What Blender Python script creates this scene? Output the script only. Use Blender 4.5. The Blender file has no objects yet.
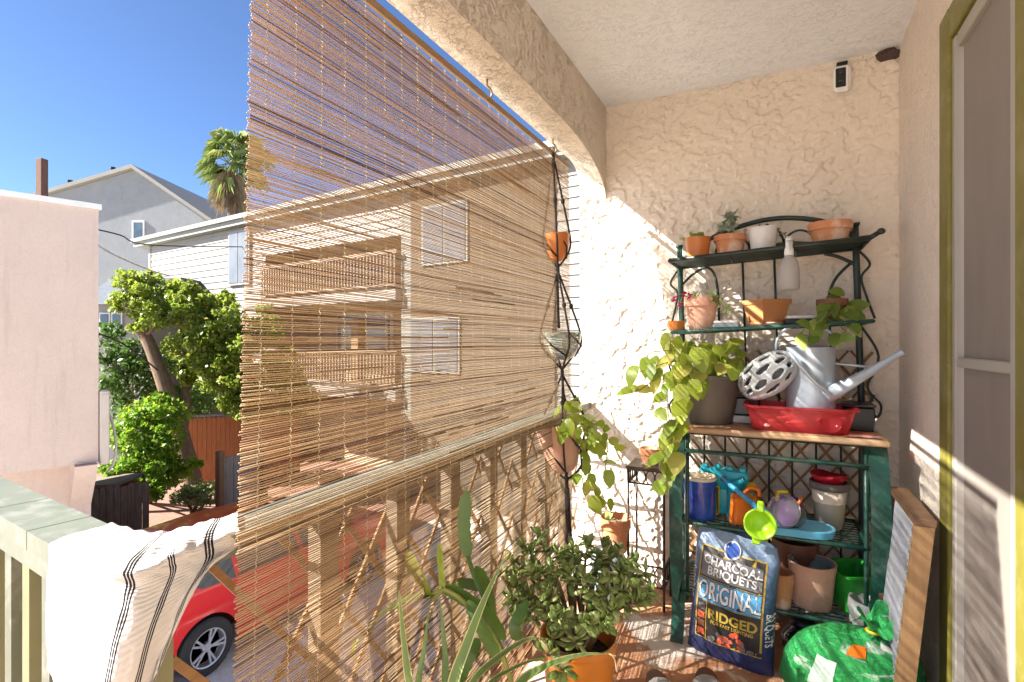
import bpy, math, random
from mathutils import Vector, Matrix, noise as mnoise
R = random.Random(7)
PI = math.pi
sc = bpy.context.scene
COL = sc.collection
V = Vector

# ------------------------------------------------------------------ camera model (real metres)
H = 1.2; FPX = 525.0; YAW = math.radians(26.9)
FW = V((-math.sin(YAW), math.cos(YAW), 0)); RT = V((math.cos(YAW), math.sin(YAW), 0)); CAM = V((0, 0, H))
def ray(px, py): return FW + RT*((px-512)/FPX) + V((0, 0, (341-py)/FPX))
def atd(px, py, d): return CAM + ray(px, py)*d
def onY(px, py, y): r = ray(px, py); return CAM + r*(y/r.y)
def onX(px, py, x): r = ray(px, py); return CAM + r*(x/r.x)
def onZ(px, py, z): r = ray(px, py); return CAM + r*((z-H)/r.z)

# ------------------------------------------------------------------ materials
def lin(c): return tuple(((x/12.92) if x <= .04045 else ((x+.055)/1.055)**2.4) for x in c)
class NT:
    def __init__(s, name):
        s.m = bpy.data.materials.new(name); s.m.use_nodes = True
        s.t = s.m.node_tree; s.t.nodes.clear()
        s.out = s.n('ShaderNodeOutputMaterial')
    def n(s, typ, **kw):
        nd = s.t.nodes.new(typ)
        for k, v in kw.items(): setattr(nd, k, v)
        return nd
    def l(s, a, b): s.t.links.new(a, b)
    def noise(s, vec, scale, detail=4, rough=.55, dist=0):
        n = s.n('ShaderNodeTexNoise'); n.inputs['Scale'].default_value = scale; n.inputs['Detail'].default_value = detail
        n.inputs['Roughness'].default_value = rough; n.inputs['Distortion'].default_value = dist
        s.l(vec, n.inputs['Vector']); return n.outputs['Fac']
    def ramp(s, fac, stops, interp='LINEAR'):
        r = s.n('ShaderNodeValToRGB'); r.color_ramp.interpolation = interp
        el = r.color_ramp.elements
        while len(el) < len(stops): el.new(.5)
        for e, (p, c) in zip(el, stops):
            e.position = p; e.color = (c[0], c[1], c[2], 1) if hasattr(c, '__len__') else (c, c, c, 1)
        s.l(fac, r.inputs['Fac']); return r.outputs['Color']
    def mix(s, fac, a, b, blend='MIX'):
        m = s.n('ShaderNodeMix', data_type='RGBA', blend_type=blend)
        for sock, v in ((m.inputs[0], fac), (m.inputs[6], a), (m.inputs[7], b)):
            if hasattr(v, 'is_linked') or hasattr(v, 'links'): s.l(v, sock)
            elif hasattr(v, '__len__'): sock.default_value = (v[0], v[1], v[2], 1)
            else: sock.default_value = v
        return m.outputs[2]
    def math(s, op, a, b=0, clamp=False):
        m = s.n('ShaderNodeMath', operation=op, use_clamp=clamp)
        for sock, v in ((m.inputs[0], a), (m.inputs[1], b)):
            if hasattr(v, 'links'): s.l(v, sock)
            else: sock.default_value = v
        return m.outputs[0]
    def coord(s, w='Object'): return s.n('ShaderNodeTexCoord').outputs[w]
    def mapped(s, vec, scale, rot=(0, 0, 0)):
        m = s.n('ShaderNodeMapping'); m.inputs['Scale'].default_value = scale; m.inputs['Rotation'].default_value = rot
        s.l(vec, m.inputs['Vector']); return m.outputs['Vector']
    def bump(s, h, strength, dist=.01, normal=None):
        b = s.n('ShaderNodeBump'); b.inputs['Strength'].default_value = strength; b.inputs['Distance'].default_value = dist
        s.l(h, b.inputs['Height'])
        if normal: s.l(normal, b.inputs['Normal'])
        return b.outputs['Normal']
    def pbsdf(s, col, rough=.6, metallic=0, normal=None, spec=.5, trans=0, ior=1.45, alpha=None, coat=0):
        p = s.n('ShaderNodeBsdfPrincipled')
        if hasattr(col, 'links'): s.l(col, p.inputs['Base Color'])
        else: p.inputs['Base Color'].default_value = (*col, 1)
        if hasattr(rough, 'links'): s.l(rough, p.inputs['Roughness'])
        else: p.inputs['Roughness'].default_value = rough
        p.inputs['Metallic'].default_value = metallic; p.inputs['Specular IOR Level'].default_value = spec
        p.inputs['Transmission Weight'].default_value = trans; p.inputs['IOR'].default_value = ior
        p.inputs['Coat Weight'].default_value = coat
        if alpha is not None: p.inputs['Alpha'].default_value = alpha
        if normal: s.l(normal, p.inputs['Normal'])
        return p.outputs[0]
    def fin(s, sh): s.l(sh, s.out.inputs['Surface']); return s.m

def mat(name, c, c2=None, rough=.6, ns=6, lo=.35, hi=.7, bump=0, bs=60, bd=.004, metallic=0, spec=.5, attr=False, translucent=0,
        grain=None, coat=0, dirt=None, dirt_s=3, dirt_amt=.5):
    t = NT(name); co = t.coord()
    if grain: vec = t.mapped(co, grain)
    else: vec = co
    c2 = c2 or tuple(x*.75 for x in c)
    if attr:
        a = t.n('ShaderNodeAttribute', attribute_name='rnd').outputs['Fac']
        col = t.mix(a, c, c2)
        if isinstance(attr, tuple): col = t.mix(t.ramp(a, [(.78, 0), (.95, 1)]), col, attr)
        col = t.mix(t.ramp(t.noise(vec, ns), [(lo, .75), (hi, 1.1)]), (0, 0, 0), col, 'MIX') if False else t.mix(.35, col, t.mix(1.0, col, t.ramp(t.noise(vec, ns), [(lo, .55), (hi, 1.25)]), 'MULTIPLY'))
    else:
        col = t.mix(t.ramp(t.noise(vec, ns), [(lo, 0), (hi, 1)]), c, c2)
    if dirt:
        f = t.ramp(t.noise(co, dirt_s, 6, .65), [(.5, 0), (.62, dirt_amt)])
        col = t.mix(f, col, dirt)
    nrm = t.bump(t.noise(vec, bs, 4), bump, bd) if bump else None
    sh = t.pbsdf(col, rough, metallic, nrm, spec, coat=coat)
    if translucent:
        tr = t.n('ShaderNodeBsdfTranslucent'); t.l(col, tr.inputs['Color'])
        mx = t.n('ShaderNodeMixShader'); mx.inputs[0].default_value = translucent
        t.l(sh, mx.inputs[1]); t.l(tr.outputs[0], mx.inputs[2]); sh = mx.outputs[0]
    return t.fin(sh)

def stucco(name, c, c2, s=16, strength=.8, dist=.012, streak=None, crease_shade=.25):
    t = NT(name); co = t.coord()
    m = t.mapped(co, (1, 1, 1.2))
    n1 = t.noise(m, s, 5, .6, .25)
    n2 = t.noise(co, s*4.5, 5, .7)
    n3 = t.noise(co, s*.5, 3)
    mask = t.ramp(n3, [(.40, .12), (.58, 1)])
    ridge = t.math('ABSOLUTE', t.math('SUBTRACT', n1, .5))
    groove = t.math('MULTIPLY', t.ramp(ridge, [(0, 1), (.018, .55), (.045, 0)]), mask)
    lump = t.ramp(n1, [(.3, 0), (.5, .5), (.72, 1)])
    hgt = t.math('SUBTRACT', t.math('ADD', t.math('MULTIPLY', lump, .75), t.math('MULTIPLY', n2, .6)), t.math('MULTIPLY', groove, .9))
    col = t.mix(t.ramp(t.noise(co, 1.6, 4), [(.35, 0), (.7, 1)]), c, c2)
    # some trowel creases are darkened in the colour, imitating shade in the relief
    col = t.mix(t.math('MULTIPLY', groove, crease_shade), col, tuple(x*.4 for x in c))
    if streak:
        st = t.ramp(t.noise(t.mapped(co, (3, 3, .25)), 4, 4), [(.55, 0), (.75, .35)])
        col = t.mix(st, col, streak)
    return t.fin(t.pbsdf(col, .9, 0, t.bump(hgt, strength, dist), .2))

def leafmat(name, c, c2, c3=None, rough=.4, tr=.35):
    return mat(name, c, c2, rough=rough, ns=14, attr=c3 or True, translucent=tr, bump=.15, bs=60, bd=.002)

def glassmat(name, col, rough=.05, trans=.9, ior=1.3):
    t = NT(name)
    return t.fin(t.pbsdf(col, rough, 0, t.bump(t.noise(t.coord(), 30, 3), .06, .004), .5, trans, ior))

MT = {}
MT['wall'] = stucco('stucco tan', (.745, .655, .545), (.705, .615, .505), s=24, crease_shade=.10, strength=.35, dist=.006)
MT['rwall'] = stucco('stucco right', (.79, .70, .60), (.75, .655, .56), s=24, strength=.55, crease_shade=.08)
MT['beam'] = stucco('stucco beam', (.79, .70, .585), (.75, .66, .55), s=30, strength=.8, dist=.011, crease_shade=.10)
MT['ceil'] = stucco('stucco ceiling', (.83, .86, .90), (.80, .825, .855), s=38, strength=.55, dist=.008, crease_shade=.05)
MT['pink'] = stucco('stucco pink', (.62, .495, .43), (.58, .46, .40), s=34, strength=.25, streak=(.40, .30, .26), crease_shade=.2)
MT['graywall'] = stucco('stucco gray', (.25, .262, .28), (.225, .236, .252), s=9, strength=.2, streak=(.2, .19, .19))
MT['bamboo'] = mat('bamboo stick', (.40, .265, .145), (.54, .39, .23), rough=.55, ns=30, attr=(.16, .078, .036), translucent=.30, grain=(20, 2, 20))
MT['slat'] = mat('bamboo head rail', (.24, .15, .08), (.34, .22, .12), rough=.5, ns=14, grain=(10, 2, 10))
MT['string'] = mat('cotton string', (.50, .42, .27), (.4, .33, .2), rough=.9)
MT['cord'] = mat('black cord', (.022, .017, .014), (.05, .038, .03), rough=.85, ns=80, bump=.8, bs=250, bd=.004)
MT['green_metal'] = mat('green painted metal', (.007, .047, .033), (.012, .066, .048), rough=.38, ns=20, bump=.1, bs=80, dirt=(.12, .2, .17), dirt_s=9, dirt_amt=.45, coat=.2)
MT['dark_metal'] = mat('dark green metal', (.012, .022, .018), (.02, .035, .028), rough=.4, ns=20)
MT['black_metal'] = mat('black iron', (.018, .016, .014), (.05, .035, .025), rough=.5, ns=25, dirt=(.14, .07, .035), dirt_s=12)
MT['brass_dark'] = mat('aged bronze', (.09, .065, .03), (.04, .03, .02), rough=.5)
MT['wood_counter'] = mat('counter wood', (.42, .27, .14), (.55, .39, .23), rough=.5, ns=6, grain=(1.5, 14, 14), dirt=(.30, .055, .035), dirt_s=2.2, dirt_amt=.45)
MT['wood_orange'] = mat('orange pine', (.31, .185, .085), (.25, .145, .062), rough=.55, ns=5, grain=(12, 12, 1.2))
MT['wood_dark'] = mat('dark stained wood', (.17, .095, .05), (.11, .06, .03), rough=.7, ns=5, grain=(3, 3, 12))
MT['lath'] = mat('willow lath', (.30, .17, .075), (.22, .12, .05), rough=.8, ns=12, grain=(8, 2, 8), attr=True)
MT['terra'] = mat('terracotta', (.50, .20, .085), (.60, .29, .155), rough=.85, ns=9, bump=.2, bs=60, dirt=(.68, .54, .44), dirt_s=11, dirt_amt=.75)
MT['terra_pale'] = mat('pale terracotta', (.60, .32, .215), (.66, .42, .31), rough=.85, ns=8, bump=.2, bs=50, dirt=(.36, .2, .14), dirt_s=9, dirt_amt=.5)
MT['orange_pot'] = mat('orange plastic pot', (.60, .20, .025), (.53, .165, .02), rough=.35, ns=4, dirt=(.35, .2, .09), dirt_s=8, dirt_amt=.35)
MT['orange_pot2'] = mat('orange glazed pot', (.56, .185, .04), (.50, .15, .03), rough=.4)
MT['tan_pot'] = mat('tan plastic pot', (.44, .20, .075), (.38, .165, .06), rough=.5)
MT['white_pot'] = mat('white plastic', (.70, .69, .67), (.62, .61, .58), rough=.35, dirt=(.45, .38, .3), dirt_s=9, dirt_amt=.3)
MT['cream_pot'] = mat('cream plastic', (.68, .60, .48), (.6, .52, .41), rough=.4)
MT['gray_pot'] = mat('gray plastic pot', (.115, .10, .085), (.15, .13, .11), rough=.5, ns=10)
MT['pale_gray'] = mat('pale gray plastic', (.27, .29, .28), (.36, .38, .36), rough=.6, dirt=(.15, .13, .1), dirt_s=9)
MT['brown_pot'] = mat('brown pot', (.20, .075, .04), (.15, .055, .03), rough=.5)
MT['bluegray'] = mat('bluegray plastic', (.17, .22, .25), (.22, .26, .28), rough=.5)
MT['soil'] = mat('potting soil', (.022, .016, .011), (.06, .042, .03), rough=1, ns=60, bump=1, bs=90, bd=.02)
MT['gravel_soil'] = mat('gritty soil', (.36, .28, .20), (.14, .1, .07), rough=1, ns=90, bump=1, bs=90, bd=.015)
MT['pothos'] = leafmat('pothos leaf', (.38, .45, .05), (.20, .32, .03), (.62, .60, .14))
MT['pothos_dark'] = leafmat('pothos darker leaf', (.13, .22, .035), (.30, .38, .06), (.5, .52, .2))
MT['vine'] = mat('green vine', (.25, .30, .07), (.2, .2, .06), rough=.6)
MT['jade'] = leafmat('jade leaf', (.16, .23, .055), (.28, .36, .11), (.46, .50, .22), rough=.28, tr=.15)
MT['jade_stem'] = mat('jade stem', (.17, .13, .07), (.11, .08, .05), rough=.7)
MT['cactus'] = leafmat('orchid cactus blade', (.055, .12, .025), (.09, .17, .03), None, rough=.35, tr=.2)
MT['cactus_y'] = leafmat('young cactus blade', (.35, .42, .04), (.26, .36, .04), None, rough=.35, tr=.35)
MT['agave'] = leafmat('agave strap', (.13, .22, .06), (.2, .30, .09), None, rough=.4, tr=.15)
MT['agave_edge'] = leafmat('agave pale margin', (.55, .58, .25), (.48, .5, .2), None, rough=.4, tr=.2)
MT['dry'] = mat('dry leaf', (.55, .42, .22), (.42, .3, .15), rough=.8)
MT['succ_gray'] = leafmat('gray succulent', (.36, .42, .31), (.44, .48, .38), None, rough=.5, tr=.08)
MT['succ_green'] = leafmat('green succulent', (.26, .38, .1), (.4, .46, .15), None, rough=.4, tr=.15)
MT['succ_dark'] = leafmat('dark succulent', (.07, .09, .04), (.12, .13, .06), None, rough=.5, tr=.05)
MT['flower'] = leafmat('magenta flower', (.55, .02, .16), (.4, .01, .11), None, tr=.3)
MT['floor'] = None
MT['white_paint'] = mat('white trim paint', (.74, .74, .72), (.68, .68, .66), rough=.5)
MT['sage'] = mat('sage railing paint', (.098, .112, .085), (.125, .138, .108), rough=.5, ns=5, bump=.15, bs=40, dirt=(.19, .195, .17), dirt_s=16, dirt_amt=.7)
MT['sage_dark'] = mat('olive railing paint', (.16, .16, .085), (.2, .2, .11), rough=.6, ns=6)
MT['brownpost'] = mat('brown stained post', (.21, .155, .10), (.27, .205, .14), rough=.8, ns=5, grain=(6, 6, 1))
MT['olive'] = mat('olive door paint', (.150, .135, .022), (.185, .165, .03), rough=.45, ns=5, grain=(4, 4, 1), dirt=(.24, .22, .09), dirt_s=14, dirt_amt=.5)
MT['alum'] = mat('white aluminium', (.31, .285, .25), (.35, .325, .285), rough=.4, ns=3)
MT['black_plastic'] = mat('black plastic', (.012, .012, .013), (.02, .02, .022), rough=.3)
MT['white_plastic'] = mat('white plastic shell', (.8, .79, .77), (.76, .75, .73), rough=.35)
MT['rustpatch'] = mat('brown mastic patch', (.06, .036, .03), (.10, .06, .05), rough=.8, bump=.8, bs=60, bd=.02)
MT['brass'] = mat('brass', (.34, .25, .14), (.26, .18, .1), rough=.4, metallic=.4)
MT['steel'] = mat('steel', (.5, .5, .5), (.4, .4, .4), rough=.3, metallic=.9)
MT['can'] = mat('galvanised blue', (.38, .45, .52), (.44, .51, .57), rough=.35, metallic=.25, ns=4, dirt=(.42, .40, .36), dirt_s=10, dirt_amt=.45)
MT['helmet'] = mat('helmet white shell', (.50, .51, .50), (.34, .36, .37), rough=.3, ns=8)
MT['helmet_liner'] = mat('helmet liner', (.12, .13, .14), (.18, .19, .20), rough=.8)
MT['helmet_blue'] = mat('helmet gray blue', (.2, .3, .36), (.26, .36, .42), rough=.35)
MT['bluecan'] = mat('blue can print', (.012, .03, .25), (.025, .10, .42), rough=.25, ns=14, coat=.4)
MT['cream'] = mat('cream paper', (.66, .6, .46), (.55, .48, .34), rough=.7)
MT['turq'] = mat('turquoise plastic', (.02, .40, .50), (.03, .48, .58), rough=.3)
MT['yellow'] = mat('yellow plastic', (.80, .56, .02), (.76, .5, .02), rough=.3)
MT['toyorange'] = mat('orange plastic', (.85, .20, .015), (.8, .17, .01), rough=.3)
MT['toyblue'] = mat('sky blue plastic', (.05, .33, .62), (.07, .38, .68), rough=.3)
MT['lime'] = mat('lime plastic', (.34, .66, .02), (.40, .72, .03), rough=.3)
MT['purple'] = mat('purple plastic', (.21, .02, .33), (.17, .015, .27), rough=.3)
MT['lidblue'] = mat('light blue lid', (.17, .52, .72), (.10, .42, .64), rough=.35, ns=5)
MT['redfoil'] = mat('red foil', (.45, .015, .03), (.35, .01, .02), rough=.25, metallic=.4)
def redtub():
    t = NT('red translucent plastic'); sh = t.pbsdf((.58, .075, .085), .2)
    tl = t.n('ShaderNodeBsdfTranslucent'); tl.inputs[0].default_value = (.80, .20, .20, 1)
    tp = t.n('ShaderNodeBsdfTransparent'); tp.inputs[0].default_value = (.95, .42, .42, 1)
    m1 = t.n('ShaderNodeMixShader'); m1.inputs[0].default_value = .4; t.l(sh, m1.inputs[1]); t.l(tl.outputs[0], m1.inputs[2])
    m2 = t.n('ShaderNodeMixShader'); m2.inputs[0].default_value = .55; t.l(m1.outputs[0], m2.inputs[1]); t.l(tp.outputs[0], m2.inputs[2])
    return t.fin(m2.outputs[0])
MT['redtrans'] = redtub()
MT['clear'] = glassmat('clear plastic', (.93, .93, .92), .06, .95, 1.08)
MT['bottle'] = glassmat('cloudy bottle plastic', (.80, .78, .76), .28, .72, 1.15)
MT['glass'] = glassmat('green glass bowl', (.62, .68, .62), .06, .85, 1.35)
MT['darkglass'] = mat('dark jar glass', (.012, .014, .016), (.02, .022, .025), rough=.08, coat=.6)
MT['greentub'] = mat('green plastic tub', (.02, .26, .025), (.03, .33, .04), rough=.35)
MT['screen'] = mat('insect screen', (.20, .175, .155), (.24, .21, .185), rough=.7, ns=3, grain=(2, 2, .6), bump=.1, bs=300)
MT['pleat'] = mat('pleated panel', (.31, .32, .34), (.23, .24, .27), rough=.7)
MT['sandal'] = mat('sandal leather', (.13, .055, .03), (.09, .04, .02), rough=.6)
MT['silver'] = mat('silver strap', (.30, .29, .28), (.2, .19, .18), rough=.45, metallic=.1, bump=.5, bs=120)
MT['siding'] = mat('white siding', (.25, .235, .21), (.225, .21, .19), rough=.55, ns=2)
MT['beige_far'] = stucco('far beige stucco', (.145, .115, .085), (.125, .10, .074), s=8, strength=.25, streak=(.09, .07, .05))
MT['fascia'] = mat('roof fascia', (.22, .225, .2), (.19, .195, .175), rough=.6)
MT['roofdark'] = mat('roof shingle', (.10, .115, .14), (.07, .08, .1), rough=.9, ns=10)
MT['winglass'] = mat('window glass', (.10, .14, .18), (.05, .07, .09), rough=.06, ns=1.5, coat=.5)
MT['winlight'] = mat('curtained glass', (.16, .165, .17), (.11, .115, .12), rough=.2, ns=1.5, coat=.4)
MT['brownrail'] = mat('brown rail', (.25, .175, .12), (.20, .14, .10), rough=.7)
MT['shadewall'] = mat('tan wall', (.36, .28, .20), (.32, .25, .18), rough=.9)
MT['gatewood'] = mat('weathered gate', (.12, .085, .065), (.21, .165, .135), rough=.9, ns=5, grain=(9, 9, .8), bump=.4, bs=40)
MT['graywood'] = mat('gray board', (.23, .21, .20), (.15, .135, .125), rough=.9, ns=6, grain=(9, 9, .8), bump=.4, bs=40)
MT['redfence'] = mat('redwood fence', (.40, .15, .055), (.32, .11, .04), rough=.8, ns=5, grain=(9, 9, .8), bump=.3, bs=40)
MT['bark'] = mat('tree bark', (.24, .165, .11), (.15, .10, .07), rough=.95, ns=8, grain=(3, 3, 1), bump=.9, bs=30, bd=.03)
MT['leafA'] = leafmat('tree leaf', (.30, .37, .05), (.17, .26, .03), (.50, .49, .10), tr=.52)
MT['leafB'] = leafmat('shrub leaf', (.24, .40, .035), (.14, .27, .025), (.48, .5, .05), tr=.48)
MT['leafC'] = leafmat('dark hedge leaf', (.08, .16, .03), (.12, .22, .04), None, tr=.35)
MT['leafD'] = leafmat('small shrub leaf', (.3, .38, .12), (.36, .42, .18), (.5, .5, .32), tr=.4)
MT['palm'] = leafmat('palm frond', (.17, .25, .07), (.3, .36, .11), (.42, .42, .14), tr=.25)
MT['palmdead'] = leafmat('dead palm frond', (.27, .19, .11), (.36, .27, .17), None, rough=.8, tr=.15)
MT['carred'] = mat('red car paint', (.62, .012, .012), (.58, .011, .011), rough=.3, coat=.6, ns=2)
MT['tyre'] = mat('tyre rubber', (.022, .022, .022), (.035, .034, .033), rough=.85)
MT['rim'] = mat('alloy rim', (.62, .62, .63), (.52, .52, .54), rough=.3, metallic=.6)
MT['carglass'] = mat('car glass', (.03, .035, .04), (.05, .055, .06), rough=.04, coat=.8)
MT['headlight'] = mat('headlight lens', (.55, .57, .6), (.4, .42, .45), rough=.1, coat=.6)
MT['concrete'] = mat('driveway concrete', (.70, .68, .64), (.60, .58, .54), rough=.95, ns=12, bump=.5, bs=60, bd=.01, dirt=(.76, .74, .70), dirt_s=20, dirt_amt=.7)
MT['timber'] = mat('brown timber pole', (.12, .065, .05), (.17, .1, .075), rough=.9, grain=(6, 6, .7))
MT['cable_dark'] = mat('dark cable', (.02, .02, .02), rough=.7)
MT['cable_pale'] = mat('pale cable', (.55, .53, .5), rough=.7)
MT['panelbeige'] = mat('beige cabinet', (.54, .47, .41), (.5, .43, .37), rough=.6)
MT['greenbag'] = None; MT['bag'] = None; MT['towel'] = None; MT['brick'] = None

def special():
    # balcony floor: beige screed with worn rust coloured paint
    t = NT('worn painted floor'); co = t.coord()
    f = t.ramp(t.noise(co, 3.2, 6, .65, .6), [(.42, 0), (.50, 1)])
    base = t.mix(t.ramp(t.noise(co, 14, 5), [(.35, 0), (.7, 1)]), (.60, .53, .46), (.48, .41, .35))
    rust = t.mix(t.ramp(t.noise(co, 9, 5), [(.35, 0), (.7, 1)]), (.32, .13, .055), (.42, .22, .12))
    col = t.mix(f, base, rust)
    ch = t.ramp(t.noise(co, 26, 5, .7), [(.60, 0), (.66, .8)])
    col = t.mix(ch, col, (.60, .53, .45))
    MT['floor'] = t.fin(t.pbsdf(col, .7, 0, t.bump(t.noise(co, 40, 5), .4, .006), .4))
    # charcoal bag film: blue print running to navy at the foot
    t = NT('blue bag film'); co = t.coord(); sx = t.n('ShaderNodeSeparateXYZ'); t.l(co, sx.inputs[0])
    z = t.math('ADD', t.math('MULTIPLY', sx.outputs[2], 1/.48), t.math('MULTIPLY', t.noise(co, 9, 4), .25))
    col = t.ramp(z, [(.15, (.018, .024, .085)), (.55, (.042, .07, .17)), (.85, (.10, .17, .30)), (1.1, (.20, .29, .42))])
    MT['bag'] = t.fin(t.pbsdf(col, .38, 0, t.bump(t.noise(co, 22, 4, .6, .8), .5, .012), .5))
    # green bag film
    t = NT('green bag film'); co = t.coord()
    col = t.mix(t.ramp(t.noise(co, 7, 3), [(.3, 0), (.7, 1)]), (.015, .30, .06), (.05, .46, .13))
    wh = t.ramp(t.noise(t.mapped(co, (3, 3, 17), (.5, .35, .4)), 2.2, 4, .6, .8), [(.60, 0), (.66, .6)])
    col = t.mix(wh, col, (.72, .82, .72))
    MT['greenbag'] = t.fin(t.pbsdf(col, .34, 0, t.bump(t.noise(co, 16, 5, .65, 2.2), 1.0, .022), .5))
    # towel: white weave with triple dark stripes running with the drape
    t = NT('striped towel'); uv = t.coord('UV'); sx = t.n('ShaderNodeSeparateXYZ'); t.l(uv, sx.inputs[0])
    u = t.math('ADD', sx.outputs[0], t.math('MULTIPLY', t.math('SUBTRACT', t.noise(uv, 5, 2), .5), .012))
    tot = None
    for c0 in (.50, .685, .865):
        for k in (-1, 0, 1):
            d = t.math('ABSOLUTE', t.math('SUBTRACT', u, c0+k*.0125))
            s = t.math('LESS_THAN', d, .0042)
            tot = s if tot is None else t.math('MAXIMUM', tot, s)
    col = t.mix(tot, (.52, .50, .475), (.022, .022, .03))
    wv = t.n('ShaderNodeTexWave'); wv.inputs['Scale'].default_value = 17; wv.bands_direction = 'Y'; wv.inputs['Distortion'].default_value = 2.5
    wv.inputs['Detail'].default_value = 2; t.l(uv, wv.inputs['Vector'])
    hh = t.math('ADD', wv.outputs['Fac'], t.math('MULTIPLY', t.noise(uv, 130, 3), .6))
    MT['towel'] = t.fin(t.pbsdf(col, .95, 0, t.bump(hh, .35, .004), .1))
    # brick pavers
    t = NT('brick pavers'); co = t.coord(); b = t.n('ShaderNodeTexBrick'); t.l(co, b.inputs['Vector'])
    b.inputs['Scale'].default_value = 4; b.inputs['Color1'].default_value = (.20, .095, .065, 1); b.inputs['Color2'].default_value = (.25, .13, .09, 1)
    b.inputs['Mortar'].default_value = (.22, .16, .13, 1); b.inputs['Mortar Size'].default_value = .015
    MT['brick'] = t.fin(t.pbsdf(b.outputs['Color'], .9))
    # distant ground
    MT['ground'] = mat('dry ground', (.60, .56, .48), (.52, .48, .41), rough=1, ns=2)
special()

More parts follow.
